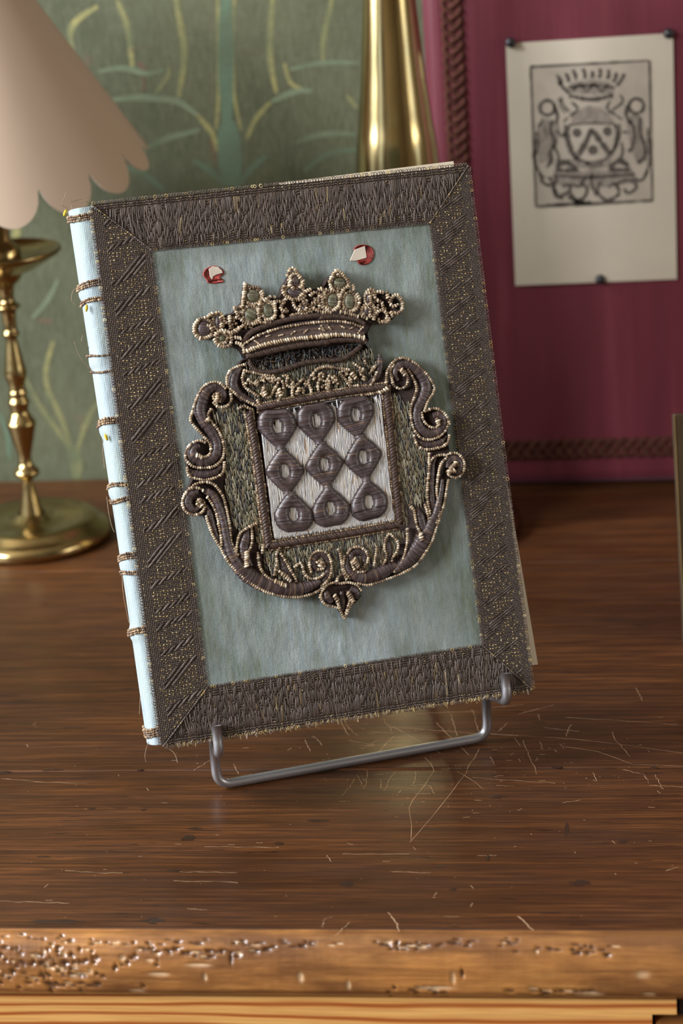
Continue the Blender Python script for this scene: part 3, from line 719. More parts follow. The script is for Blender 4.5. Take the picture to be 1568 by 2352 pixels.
def lin(p, q, x, ax):      # the other coordinate on the line p-q at coordinate x along axis ax
    k = (x - p[ax])/(q[ax] - p[ax]); return p[1-ax] + k*(q[1-ax] - p[1-ax])
def horizontal_ribbon(Q, lab, lean=0.0):
    b = MB(); ribbon_ground(b, Q, RW); Q = [np.asarray(q) for q in Q]; u0, u1 = Q[0][0], Q[1][0]; n = int((u1-u0)/0.00047); PO = np.array(Q)
    def at(u, t): vo = lin(Q[0], Q[1], u, 0); vi = lin(Q[3], Q[2], u, 0); return np.array([u, vo + (vi-vo)*t])
    for i in range(n):
        u = u0 + (i + 0.5)*(u1-u0)/n; x = (u-u0)*1000; t = 0.02 + 0.02*RNG.random(); base = np.array(BRN[RNG.integers(5)])*(0.8 + 0.45*RNG.random())
        zig = abs(((x/19.0) % 1.0) - 0.5)*2
        while t < 0.985:
            plain_zone = t < 0.09 or t > 0.80
            diag = abs(t - (0.12 + 0.68*zig)) < 0.06 or abs(t - (0.12 + 0.68*((zig + 0.5) % 1.0))) < 0.045
            l = 0.042 if plain_zone else (0.05 if diag else 0.13 + 0.22*RNG.random())
            t1 = min(t + l, 0.985 if plain_zone or t > .7 else 0.83); col = base*(0.85 + 0.35*RNG.random())
            if RNG.random() < (0.02 if not plain_zone else 0.06): col = np.array(GOLD[RNG.integers(4)])*0.8
            dd = np.array([lean*0.006*(t - 0.5) + 0.0006*math.sin(x*0.21 + t*3), 0]); dd2 = np.array([lean*0.006*(t1 - 0.5) + 0.0006*math.sin(x*0.21 + t1*3) + 0.00015*RNG.normal(), 0])
            A = at(u, t) + dd; B2 = at(u, t1 - 0.012) + dd2; m = (A + B2)/2
            if inside(PO, *m) and inside(PO, *(A*.85 + B2*.15)) and inside(PO, *(B2*.85 + A*.15)): float_strip(b, A, B2, 0.00024, RW + 0.00012, col, 0.00042 if l > 0.1 else 0.0003, 5 if l > .1 else 3)
            t = t1 + 0.004
    picots(b, Q, 0.0, RW, 0.0012); picots(b, Q, 1.0, RW, 0.0013, BRN, -0.0003)
    return tag(b.build('braid_trim', M_WEAVE, book, True), lab)
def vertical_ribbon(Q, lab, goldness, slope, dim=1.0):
    b = MB(); ribbon_ground(b, Q, RW); Q = [np.asarray(q) for q in Q]; v0, v1 = Q[0][1], Q[1][1]; PO = np.array(Q); n = int(abs(v1-v0)/0.00074); nt = 29
    def at(v, t): uo = lin(Q[0], Q[1], v, 1); ui = lin(Q[3], Q[2], v, 1); return np.array([uo + (ui-uo)*t, v])
    hv = (v1-v0)/n
    for i in range(n):
        v = v0 + (i + 0.5)*hv; x = abs(v - v0)*1000; per = 10.5
        for j in range(nt):
            t = (j + 0.5)/nt; c = at(v, t)
            if not inside(PO, *c): continue
            edge = t < 0.20 or t > 0.88
            f = ((x + slope*9.0*t + 2.2*math.sin(x*0.11) + 1.2*math.sin(x*0.37))/per) % 1.0
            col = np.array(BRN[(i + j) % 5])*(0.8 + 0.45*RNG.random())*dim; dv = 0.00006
            if edge:
                if RNG.random() < 0.05*goldness: col = np.array(GOLD[RNG.integers(4)])*0.8
                float_strip(b, c - (0, hv*0.55), c + (0, hv*0.42), 0.00026, RW + 0.00006, col, 0.00026, 2); continue
            if f < 0.20:          # satin figure: longer threads lying along the diagonal
                if (i + j) % 3 == 0:
                    A = at(v + hv*1.0*slope*(1), t - 0.05) + RNG.normal(0, dv, 2); B2 = at(v - hv*1.0*slope, t + 0.05) + RNG.normal(0, dv, 2); float_strip(b, A, B2, 0.00036, RW + 0.0001, col*0.95, 0.0004, 3)
                continue
            if i % 2 == 0 and j % 2 == 0 and 0.26 < f < 0.94 and RNG.random() < 0.85*goldness:
                g = np.array(GOLD[RNG.integers(4)])*(0.6 + 0.5*RNG.random()); L2 = 0.00026 + 0.0002*RNG.random(); a = np.array([L2, RNG.normal(0, 0.00008)]) if RNG.random() < .8 else np.array([0.0001, L2])
                cc = c + RNG.normal(0, 0.00008, 2); float_strip(b, cc - a, cc + a, 0.00024, RW + 0.00022, g, 0.0003, 2); continue
            if i % 2 == 1: float_strip(b, c - (0.00030, 0), c + (0.00032, 0), 0.00030, RW + 0.00005, col, 0.00022, 2)
            else: float_strip(b, c - (0, hv*0.5), c + (0, hv*0.4), 0.00024, RW + 0.00005, col*0.9, 0.00022, 2)
    picots(b, Q, 0.0, RW, 0.0012); picots(b, Q, 1.0, RW, 0.0011, BRN, -0.0004)
    return tag(b.build('braid_trim', M_WEAVE, book, True), lab)
q_top = px_quad([(212, 470), (1074, 380), (988, 511), (346, 573)], RW); q_bot = px_quad([(378, 1714), (1220, 1584), (1109, 1482), (475, 1579)], RW)
q_lef = px_quad([(210, 476), (370, 1712), (474, 1580), (345, 573)], RW); q_rig = px_quad([(1074, 382), (1222, 1582), (1109, 1484), (988, 511)], RW)
horizontal_ribbon(q_top, 'brown metallic galloon along the top edge', -0.25); horizontal_ribbon(q_bot, 'brown metallic galloon along the bottom edge', 0.1)
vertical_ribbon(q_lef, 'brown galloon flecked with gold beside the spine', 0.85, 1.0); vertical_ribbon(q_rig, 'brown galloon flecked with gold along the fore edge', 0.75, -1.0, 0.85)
# mitre seams and frayed bottom edge
for a, c in (((212, 472), (346, 573)), ((1074, 382), (988, 511)), ((376, 1713), (475, 1580)), ((1220, 1583), (1109, 1483))):
    b = MB(); bead_cord(b, cp([a, c], RW + 0.0001), 0.00042, 0.0009, BRN + GOLD[1:2], lift=0.4); b.build('mitre_seam', M_BEAD, book)
b = MB()
for k in range(330):
    s = RNG.random(); p = bil(q_bot, s, 0) + RNG.normal(0, 0.0003, 2); a = RNG.uniform(-PI*0.95, -PI*0.05); L = RNG.uniform(0.0006, 0.002)
    P = np.array([[p[0], p[1] + 0.0006, RW], [p[0] + math.cos(a)*L*0.5, p[1] + math.sin(a)*L*0.5, RW + 0.0003], [p[0] + math.cos(a + .4)*L, p[1] + math.sin(a + .4)*L, RW - 0.0006]])
    b.tube(P, 0.00016, 4, (np.array(GOLD[RNG.integers(4)]) if RNG.random() < .7 else np.array(srgb(214, 200, 180)))*(.8+.3*RNG.random()))
tag(b.build('frayed_edge', M_BEAD, book), kind='stuff')

# gilt braid wrapped across the spine bands, loose threads
b_list = [(500, 0.0000, 3), (655, 0, 3), (692, 0, 2), (815, 0, 1), (852, 0, 1), (968, 0, 3), (1112, 0, 2), (1146, 0, 2), (1276, 0, 3), (1312, 0, 2), (1446, 0, 3), (1674, 0, 3), (1686, 0, 1)]
for (py, _, rows) in b_list:
    b = MB(); xs_ = np.interp(py, [p[1] for p in SIL], [p[0] for p in SIL]) + 30
    v0 = cov(xs_, py, -0.006)[1]
    for rr in range(rows):
        vv = v0 + (rr - (rows-1)/2)*0.0010; Pq = []; Nq = []
        for a in np.linspace(0.0, 0.75, 40):
            p = spine_pt(vv, a, 0.0002, vv + 0.0005*math.sin(a*7 + py) - 0.0012*a*(1 if py > 1000 else 0.2)); Pq.append(p)
            e = spine_pt(vv, a + 0.01) - spine_pt(vv, a - 0.01); nn = np.array([-(-e[2]), 0, -e[0]]); nn = np.array([e[2], 0, -e[0]]); nn /= np.linalg.norm(nn)
            if nn[0] > 0 and a > 0.05: nn = -nn
            if a <= 0.05: nn = np.array([-0.7, 0, 0.7])
            Nq.append(nn)
        Pq = np.array(Pq); R2 = resample(Pq, 0.0009); up = resample(np.column_stack([Pq, np.array(Nq)]), n=len(R2))[:, 3:]; up /= np.linalg.norm(up, axis=1)[:, None]
        bead_cord(b, Pq, 0.00052, 0.0009, BRNB, up, 0.2, 0.35)
    b.build('spine_braid', M_BEAD, book)
def thread(pts, w, r=0.00013, col=srgb(140, 116, 92)):
    b = MB(); P = spline(np.array([cov(x, y, w + dw) for x, y, dw in pts]), 10); b.tube(P, r, 5, col); return b.build('loose_thread', M_BEAD, book)
TW = -0.010
for t in ([(165,470,0),(162,495,0),(155,480,0),(142,470,0),(148,455,0),(152,440,0)], [(210,470,0),(198,462,.002),(202,455,.004),(185,458,.004),(163,464,.006)], [(345,1697,0),(338,1712,.006),(333,1735,.008),(335,1750,.008)], [(380,1714,.008),(400,1730,.01),(408,1752,.012)],
          [(192,655,0),(170,665,.0),(165,690,0),(182,706,0)], [(205,800,0),(188,785,.002),(190,770,.002)], [(210,850,0),(190,830,0),(175,800,0),(170,783,.0)], [(238,985,0),(236,1030,.002),(240,1075,.002)], [(245,1140,0),(250,1180,.002),(258,1212,.002),(263,1222,.002)], [(280,1320,0),(284,1370,.003),(296,1430,.003)], [(322,1600,0),(321,1625,.002),(320,1640,.002)]):
    thread(t, TW)
for (x, y, a) in ((201, 708, 0.2), (246, 1004, -0.3), (152, 490, 0.5)):
    b = MB(); c = cov(x, y, -0.004 if x > 160 else -0.012); c[0] -= 0.0006; c[2] += 0.002; ellipsoid(b, c, np.array([math.sin(a), math.cos(a), 0]), np.array([math.cos(a), -math.sin(a), 0]), np.array([0, 0, 1.0]), 0.0017, 0.0007, 0.0006, srgb(206, 180, 40))
    b.build('yellow_floss', M_BEAD, book)
# yellow lining peeping out at the lower fore-edge corner
b = MB(); bead_cord(b, cp([(1105, 1602), (1160, 1594), (1222, 1584)], -0.0006), 0.0007, 0.0009, [srgb(170, 140, 50), srgb(140, 112, 44)], lift=0.0); b.build('lining_edge', M_BEAD, book)

# wax seals with torn paper
def blob(cx, cy, r, n=26, jit=0.16):
    ang = np.arange(n)*2*PI/n; rr = r*(1 + jit*RNG.normal(0, 0.6, n)); rr = (rr + np.roll(rr, 1))/2
    return [(cx + rr[k]*math.cos(ang[k]), cy + rr[k]*math.sin(ang[k])) for k in range(n)]
def cA(p): return (400 + p[0]/4.3556, 580 + p[1]/4.3556)
def cB(p): return (720 + p[0]/4.3556, 580 + p[1]/4.3556)
def cC(p): return (400 + p[0]/4.3556, 940 + p[1]/4.3556)
def cD(p): return (720 + p[0]/4.238, 940 + p[1]/4.238)
s1o = [cA(p) for p in [(290,200),(320,160),(380,135),(440,140),(490,180),(497,215),(470,235),(455,255),(490,270),(487,300),(440,305),(400,312),(340,305),(320,270),(290,230)]]
s1p = [cA(p) for p in [(345,165),(385,138),(440,143),(480,180),(485,205),(420,222),(390,240),(378,270),(358,240),(352,200)]]
s2o = [(812,572),(822,563),(838,562),(852,568),(858,580),(856,594),(848,604),(836,609),(824,607),(820,600),(812,596),(816,588)]
s2p = [(815,573),(838,565),(842,592),(818,599),(803,599),(810,583)]
for k, (so, sp) in enumerate(((s1o, s1p), (s2o, s2p))):
    b = MB(); P = spline(np.array(so), 3, True); b.poly(cp(P, 0.0002)[:, :2], 0.0, 0.0007, inset=0.0003)
    o = tag(b.build('wax_seal', M_WAX, book, True, False), 'torn red wax seal with a scrap of white paper')
    b = MB(); b.poly(cp(sp, 0.001)[:, :2], 0.0005, 0.0010, inset=0.0001); b.build('paper_scrap', M_SEALPAPER, o, False, False)

# ---- embroidered coat of arms
PADM = plain('embroidery_ground', srgb(58, 46, 42), 0.8, 0.2, 800, 0.3, 0, 0.6, 0.0004)
arms = empty('coat_of_arms'); arms.parent = book; tag(arms, 'raised embroidered cartouche with a shield of ringed lozenges')
PADW = 0.0040
pad = [(556,825),(538,845),(525,858),(522,882),(512,886),(490,879),(468,890),(452,915),(442,945),(437,967),(452,985),(470,1006),(452,1013),(435,1023),(426,1042),(427,1065),(432,1085),(441,1100),(433,1115),(422,1135),(419,1160),(427,1176),(445,1183),(468,1184),(481,1210),(492,1235),(506,1257),(521,1284),(541,1308),(571,1335),(610,1358),(650,1369),(690,1370),(725,1360),(742,1350),(736,1370),(746,1386),(772,1393),(790,1418),(800,1401),(818,1385),(830,1370),(825,1348),(843,1343),(862,1339),(895,1327),(925,1315),(955,1296),(974,1271),(990,1245),(1002,1208),(1012,1177),(1020,1153),(1024,1125),(1027,1102),(1043,1097),(1060,1091),(1066,1066),(1051,1043),(1034,1039),(1030,1018),(1028,995),(1032,975),(1023,952),(1008,942),(985,940),(973,941),(978,922),(988,907),(996,890),(985,869),(970,850),(949,832),(925,822),(906,828),(891,845),(880,852),(870,832),(855,810),(840,790),(700,800),(600,815)]
b = MB(); b.poly(cp(pad, PADW)[:, :2], 0.0, PADW, inset=0.0005); b.build('padded_ground', PADM, arms, True, False)
def sc(px): return px*PXM
SAT = [
 [(505,925,5),(513,912,9),(508,897,11),(492,889,11),(473,900,14),(462,925,15),(461,948,14),(470,970,12),(486,990,12),(498,1015,13),(497,1040,13),(483,1056,13),(462,1058,15),(446,1046,14),(446,1030,10),(458,1025,7)],
 [(434,1080,4),(450,1088,8),(472,1090,9),(495,1084,9),(508,1068,6)],
 [(456,1128,7),(437,1137,11),(432,1158,12),(445,1171,9),(458,1165,5)],
 [(474,1160,5),(482,1180,8),(488,1205,9),(496,1230,8),(504,1250,5)],
 [(470,1128,6),(488,1136,10),(503,1165,11),(514,1205,12),(522,1245,12),(537,1285,15),(562,1315,18),(600,1338,20),(640,1350,20),(680,1353,17),(712,1346,12),(735,1336,8)],
 [(572,1213,3),(564,1238,12),(560,1262,13),(566,1284,11),(577,1300,7)],
 [(640,1268,3),(650,1292,8),(661,1315,8),(672,1330,5)],
 [(744,1302,5),(733,1308,8),(721,1298,9),(721,1282,9),(735,1271,9),(750,1281,8),(754,1300,8),(750,1325,8),(740,1340,6)],
 [(806,1286,6),(809,1272,9),(826,1267,10),(838,1280,8),(838,1296,6)],
 [(796,1280,5),(798,1303,8),(811,1320,12),(838,1327,14),(868,1319,17),(892,1306,15),(912,1300,8)],
 [(1016,1100,6),(1013,1128,8),(1008,1152,9),(1000,1180,11),(986,1213,15),(970,1243,20),(952,1271,20),(928,1295,14),(905,1312,8)],
 [(1000,1050,6),(994,1068,7),(992,1090,9),(991,1118,9),(993,1150,9),(995,1180,6)],
 [(1030,1075,8),(1032,1058,10),(1046,1054,11),(1056,1066,11),(1052,1082,10),(1038,1087,7)],
 [(955,1163,3),(965,1185,11),(972,1210,11),(979,1230,6)],
 [(915,874,5),(907,860,9),(913,843,11),(934,837,13),(955,847,14),(973,868,15),(979,892,15),(970,918,14),(959,940,13),(958,965,13),(968,986,13),(988,996,12),(1008,990,12),(1018,970,11),(1010,953,10),(995,956,8)],
 [(955,1005,4),(968,1018,7),(990,1021,9),(1012,1016,8),(1026,1002,4)],
 [(748,1357,6),(752,1370,11),(763,1381,7)],[(786,1358,5),(787,1380,8),(789,1403,3)],[(803,1350,8),(818,1360,11),(818,1374,7)],
 [(553,842,6),(541,860,11),(537,884,12),(549,905,10),(572,919,8),(600,925,4)],
 [(873,812,4),(873,838,9),(866,864,9),(846,880,7),(815,893,4)],
 [(886,1240,6),(892,1255,9),(893,1275,8),(888,1290,5)],
]
def to_uv(pts, w): return np.array([cov(p[0], p[1], w)[:2] for p in pts])
bs_ = MB()
for i, band in enumerate(SAT):
    A = np.array(band, float); S = spline(A, 10); w0 = PADW + 0.0004
    h = 0.0013 + 0.00055*min(3.0, A[:, 2].max()/8)
    satin_band(bs_, to_uv(S, w0 + 0.001), S[:, 2]*PXM*0.98, w0 - 0.0006, h)
bs_.build('satin_scrollwork', M_SATIN, arms)
# bead cords along the scroll edges and as free curls
CORDS = [
 [(517,892),(503,879),(484,879),(466,890),(452,914),(442,944),(437,966),(452,985),(468,1003),(483,1022),(481,1044),(466,1050),(453,1045)],
 [(484,940),(477,955),(488,972),(502,990),(512,1015),(514,1042),(505,1061),(488,1072),(463,1075),(441,1070),(427,1055),(427,1036),(438,1020),(456,1012),(470,1016)],
 [(528,900),(531,920),(518,934),(501,934),(490,925)],[(497,925),(489,912),(496,903),(508,908),(504,922)],
 [(430,1075),(433,1092),(450,1099),(472,1102),(496,1097),(512,1084),(515,1062)],
 [(436,1122),(450,1112),(470,1107),(490,1112),(503,1126),(514,1146),(522,1180),(528,1215),(531,1245),(540,1268),(546,1274)],
 [(466,1126),(450,1120),(433,1125),(421,1142),(419,1160),(428,1176),(446,1183),(463,1177),(470,1162),(466,1150),(455,1148),(452,1158),(460,1164)],
 [(476,1142),(487,1158),(497,1180),(502,1205),(507,1232),(508,1252)],
 [(473,1186),(481,1210),(491,1234),(505,1256),(520,1284),(541,1309),(571,1336),(610,1359),(650,1370),(690,1371),(724,1361),(742,1348)],
 [(541,1273),(544,1250),(550,1227),(562,1216),(580,1206),(588,1203)],[(577,1210),(579,1230),(577,1252),(569,1270),(563,1290),(566,1297)],
 [(592,1270),(594,1290),(600,1310),(614,1326),(632,1336),(650,1345)],[(641,1258),(634,1275),(636,1292),(631,1308),(629,1320)],[(645,1272),(655,1288),(666,1308),(676,1325),(680,1335)],[(632,1308),(645,1314),(657,1322),(664,1332)],
 [(603,1258),(602,1270)],[(676,1302),(690,1294),(696,1308),(702,1322),(716,1329),(733,1327),(743,1318)],[(714,1313),(710,1296),(714,1277),(727,1266),(745,1267),(757,1280),(761,1300),(759,1320),(750,1336),(738,1345)],[(731,1308),(741,1306),(744,1295),(736,1287),(728,1292)],
 [(776,1262),(782,1275),(784,1295),(790,1318)],[(790,1278),(788,1297),(792,1316),(803,1328)],[(798,1270),(806,1260),(822,1256),(837,1263),(845,1278),(843,1292)],[(807,1290),(814,1283),(820,1300),(830,1308),(838,1297)],[(808,1292),(812,1306),(824,1314),(838,1312)],
 [(865,1256),(862,1275),(858,1298)],[(884,1245),(882,1262),(888,1275),(884,1288),(880,1296)],[(884,1240),(893,1226),(905,1235),(914,1250),(910,1268),(902,1280),(900,1288)],
 [(934,1215),(935,1240),(931,1262),(925,1284),(915,1302),(905,1313)],[(940,1160),(950,1172),(953,1190),(958,1210),(966,1228),(965,1240)],[(975,1160),(982,1180),(987,1205),(986,1222)],
 [(1029,1103),(1024,1129),(1021,1153),(1013,1177),(1003,1208),(991,1245),(975,1271),(956,1297),(925,1316),(895,1328),(862,1340),(843,1344),(822,1340)],
 [(1026,1050),(1012,1066),(1006,1090),(1002,1128),(1006,1152),(1007,1180),(1000,1200)],[(984,1088),(981,1117),(982,1152),(987,1183),(988,1222)],[(984,1088),(986,1065),(996,1050),(1012,1045),(1024,1046)],[(985,1042),(984,1062)],
 [(1024,1046),(1036,1041),(1052,1043),(1065,1060),(1063,1085),(1050,1097),(1034,1094),(1026,1083)],[(1030,1090),(1032,1076),(1042,1067),(1050,1068)],
 [(884,905),(886,880),(889,852),(904,830),(925,822),(949,832),(970,850),(986,869),(997,890),(993,905),(982,922),(974,943)],
 [(899,868),(903,884),(918,893),(932,886),(936,868),(927,852),(913,850)],[(898,865),(896,850),(904,838)],[(936,850),(948,868),(956,890),(952,910),(943,935),(943,960),(950,985),(964,1004),(984,1010),(1008,1003),(1024,987),(1030,970)],
 [(968,948),(972,966),(986,980),(1002,982),(1007,968)],[(976,945),(995,938),(1014,944),(1026,958),(1031,974)],
 [(950,1001),(957,1022),(972,1031),(990,1032),(1012,1027),(1028,1016),(1031,1000)],
 [(735,1372),(740,1356),(752,1343),(768,1338),(785,1340),(800,1338),(818,1343),(829,1356)],[(735,1372),(746,1388),(762,1393),(774,1396)],[(770,1366),(775,1380),(779,1397),(786,1413),(791,1420)],[(798,1360),(803,1375),(799,1392),(793,1412)],[(812,1380),(800,1400),(791,1420)],
 [(772,1340),(776,1326),(788,1318),(795,1330)],
 [(521,888),(521,868),(528,852),(545,842),(560,838)],[(560,852),(556,870),(562,888),(576,899),(592,910)],[(525,890),(545,908),(568,922),(590,933)],
 [(885,895),(870,900),(850,905),(830,908)],[(860,870),(850,885),(838,893)],[(853,850),(862,840)],
]
SQ = [[cA(p) for p in s] for s in [
 [(740,1270),(770,1300),(830,1320)],[(900,1330),(880,1400),(910,1450),(960,1440),(990,1380),(1030,1320),(1050,1260)],[(1040,1260),(1085,1300),(1090,1370),(1060,1440),(1040,1490)],[(1130,1240),(1120,1320),(1180,1350),(1240,1310),(1280,1270)],
 [(1180,1360),(1180,1430),(1240,1480),(1330,1470),(1370,1400),(1350,1330)],[(1380,1230),(1410,1180),(1470,1150),(1568,1150)],[(1440,1300),(1440,1380),(1490,1430),(1560,1390)],[(950,1260),(990,1230)],[(700,1180),(850,1215),(1000,1240)],[(640,1560),(700,1540),(780,1570)],[(830,1480),(850,1520)],[(900,1230),(960,1290)]]]
SQ += [[cB(p) for p in s] for s in [
 [(0,1200),(60,1160),(140,1140),(250,1160),(350,1170)],[(40,1340),(60,1270),(130,1290),(160,1220),(190,1260),(240,1310)],[(260,1200),(310,1260),(360,1330),(440,1330)],[(370,1220),(440,1265)],[(500,1060),(520,1110)],[(400,1110),(480,1165)],[(100,1440),(150,1390),(150,1330)],[(630,1200),(600,1270)],[(560,1210),(600,1160)],[(650,1370),(690,1390),(720,1360)]]]
for (x0_, y0_) in ((585,880),(600,870),(625,872),(655,868),(668,882),(700,880),(715,868),(735,862),(750,878),(765,870),(790,858),(800,875),(825,850),(830,868),(640,905),(690,898),(745,890),(600,902),(570,880)):
    a0 = RNG.uniform(0, 6); SQ.append([(x0_ + 6*math.cos(a0 + q*1.5)*(1 - q*0.15) + q*1.5, y0_ + 8*math.sin(a0 + q*1.5)*(1 - q*0.15)) for q in range(5)])
bc = MB(); ZC_ = PADW + 0.0012
for c in CORDS + SQ:
    P = cp(spline(np.array(c, float), 8), ZC_); bead_cord(bc, P, 0.00072, 0.00098)
# knots of thick purl
def coil(b, a, c, r=0.0012, pitch=0.0010, cols=CREAM, w=None): bead_cord(b, cp([a, c], (ZC_ + 0.0008) if w is None else w), r, pitch, cols)
for a, c in (((457,1148),(464,1160)),((500,905),(497,922)),((452,1046),(462,1050)),((474,968),(478,964)),((632,1335),(655,1345)),((648,1318),(666,1333)),((1046,1062),(1032,1082)),((1042,1080),(1030,1086)),((1003,962),(1007,976)),((921,850),(928,860)),((965,1228),(968,1240)),((566,1268),(566,1300)),((605,895),(610,906)),((808,858),(815,868)),((735,1300),(740,1292)),((812,1288),(822,1300)),((768,1368),(774,1380)),((799,1362),(810,1380)),((640,895),(644,908)),((682,905),(686,892)),((872,902),(888,893))):
    coil(bc, a, c)
tag(bc.build('purl_cords', M_BEAD, arms), kind='stuff')

# laid-thread fields either side of and below the shield
b = MB(); FW = PADW + 0.0002
FIELDS = [[(500,938),(563,925),(612,1250),(612,1268),(595,1270),(580,1205),(548,1222),(530,1190),(516,1120),(518,1040),(505,985),(488,950)],
          [(884,900),(905,905),(940,930),(942,960),(960,1020),(985,1040),(982,1150),(960,1165),(938,1165),(935,1200),(918,1195)],
          [(605,1262),(912,1212),(930,1215),(920,1260),(890,1300),(850,1310),(800,1330),(745,1340),(690,1330),(640,1330),(605,1300)],
          [(560,845),(700,830),(860,800),(866,850),(840,885),(700,910),(590,928),(560,890)]]
LAID = [srgb(166, 160, 132), srgb(140, 138, 116), srgb(112, 112, 92), srgb(186, 182, 162), srgb(86, 84, 78), srgb(140, 122, 92), srgb(66, 66, 74)]
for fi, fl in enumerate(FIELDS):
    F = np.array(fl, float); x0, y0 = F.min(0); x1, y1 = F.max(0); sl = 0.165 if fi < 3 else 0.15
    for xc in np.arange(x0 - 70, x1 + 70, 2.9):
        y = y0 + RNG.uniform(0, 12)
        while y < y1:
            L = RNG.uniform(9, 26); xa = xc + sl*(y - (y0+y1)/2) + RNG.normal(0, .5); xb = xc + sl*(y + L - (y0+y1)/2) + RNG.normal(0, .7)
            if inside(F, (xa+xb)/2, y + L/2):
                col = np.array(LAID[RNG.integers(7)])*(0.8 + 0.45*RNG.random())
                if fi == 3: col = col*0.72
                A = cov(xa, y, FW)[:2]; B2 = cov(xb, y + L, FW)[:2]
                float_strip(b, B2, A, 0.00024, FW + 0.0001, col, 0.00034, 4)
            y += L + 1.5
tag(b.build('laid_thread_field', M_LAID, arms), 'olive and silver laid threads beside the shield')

# shield
shield = empty('shield'); shield.parent = book; tag(shield, 'silver shield with nine dark ringed lozenges')
SH = [(594,948),(872,902),(906,1196),(630,1240)]; SW = PADW + 0.0008
b = MB(); b.poly(cp(SH, SW)[:, :2], PADW - 0.001, SW, inset=0.0004); b.build('shield_pad', plain('silver_ground', srgb(190, 188, 188), 0.8, 0.2, 400, 0.2), shield, True, False)
b = MB(); SHp = np.array(SH, float); SILV = [srgb(246, 246, 248), srgb(238, 239, 244), srgb(250, 249, 246), srgb(224, 228, 236), srgb(240, 236, 230), srgb(212, 214, 220)]
for xc in np.arange(540, 940, 2.3):
    y = 895 + RNG.uniform(0, 25)
    while y < 1245:
        L = RNG.uniform(25, 70); sl = 0.108; wob = RNG.normal(0, 2.2)
        xa = xc + sl*(y - 1070) + RNG.normal(0, .7); xb = xc + sl*(y + L - 1070) + wob
        while L > 12 and not inside(SHp, xb, y + L): L -= 6; xb = xc + sl*(y + L - 1070)
        if inside(SHp, (xa+xb)/2, y + L/2) and inside(SHp, xa, y + 1) and inside(SHp, xb, y + L - 1):
            col = np.array(SILV[RNG.integers(6)])*(0.8 + 0.3*RNG.random())
            if RNG.random() < 0.02: col = np.array(srgb(176, 140, 104))
            float_strip(b, cov(xb, y + L, SW)[:2], cov(xa, y, SW)[:2], 0.00030, SW + 0.0001, col, 0.0006, 5)
        y += L*0.6
b.build('silver_field', M_SILVER, shield)
RC = [(638, 979), (655, 1082), (675, 1181), (727, 966), (746, 1067), (760, 1168), (818, 952), (835, 1050), (848, 1153)]
def ring_lozenge(cx, cy, k):
    """hexagonal padded ring, satin stitched across, open at the middle"""
    b = MB(); W2, H2, R0, R1 = 45*PXM, 52*PXM, 8.5*PXM, 14*PXM; w0 = SW - 0.0004; hh = 0.0031; DD = 15*PXM
    c = cov(cx, cy, SW + 0.0015); top = k % 3 == 0; bot = k % 3 == 2
    tilt = (-0.06, 0.03, 0.10)[k // 3]; X = np.array([math.cos(tilt), math.sin(tilt)]); Y = np.array([0.0, 1.0])
    H2u = H2*(0.76 if top else 1.0); H2d = H2*(0.78 if bot else 1.0)
    def halfw(y):
        q = abs(y)/H2; rnd = (top and y > 0) or (bot and y < 0)
        if rnd: return W2*math.sqrt(max(0.0, 1 - (q/0.80)**2.6))*0.99 + 0.0002
        return W2*max(0.27, 1.02 - 0.90*q**1.25)
    sp = 0.00040; ys = np.arange(-H2d + 0.0001, H2u - 0.0001, sp/2)
    def strip(y, xa, xb, nx, ridge):
        t = np.linspace(-1, 1, nx); t = np.sign(t)*(1 - (1 - np.abs(t))**1.5); x = xa + (xb-xa)*(t+1)/2
        hw = halfw(y); do = (hw - np.abs(x))*0.86
        if top: do = np.minimum(do, H2u - y)
        if bot: do = np.minimum(do, y + H2d)
        dh = (np.sqrt((x/R0)**2 + (y/R1)**2) - 1)*R0*1.25
        d = np.clip(np.minimum(do, dh)/DD, 0, 1); z = w0 + hh*np.sqrt(np.clip(1 - (1-d)**2, 0, 1)) + ridge*np.clip(d*3, 0, 1)
        yy = y + 0.0004*np.abs(x)/W2*(1 if y > 0 else -1)
        return np.column_stack([c[0] + x*X[0] + yy*Y[0], c[1] + x*X[1] + yy*Y[1], z])
    segs = {'L': [], 'R': [], 'M0': [], 'M1': []}; cols = {k2: [] for k2 in segs}; cur = strand_col(PURP, 0.03)
    for i, y in enumerate(ys):
        if i % 2 == 0: cur = strand_col(PURP, 0.03); jj = 1 + RNG.normal(0, 0.018); ridge = 0.00018*(0.6+0.8*RNG.random())
        else: ridge = 0
        cc = cur*(1 if i % 2 == 0 else 0.55); hw = halfw(y)*jj
        if abs(y) < R1:
            r = R0*math.sqrt(max(0, 1 - (y/R1)**2)) + 0.0001
            segs['L'].append(strip(y, -hw, -r, 11, ridge)); segs['R'].append(strip(y, r, hw, 11, ridge)); cols['L'].append(np.tile(cc, (11, 1))); cols['R'].append(np.tile(cc, (11, 1)))
        else:
            kx = 'M0' if y < 0 else 'M1'; segs[kx].append(strip(y, -hw, hw, 21, ridge)); cols[kx].append(np.tile(cc, (21, 1)))
    for kx in segs:
        if len(segs[kx]) > 1: b.grid(np.array(segs[kx])[::-1], np.array(cols[kx])[::-1])
    return b.build('ring_lozenge', M_SATIN, shield)
for k, (x, y) in enumerate(RC): ring_lozenge(x, y, k)
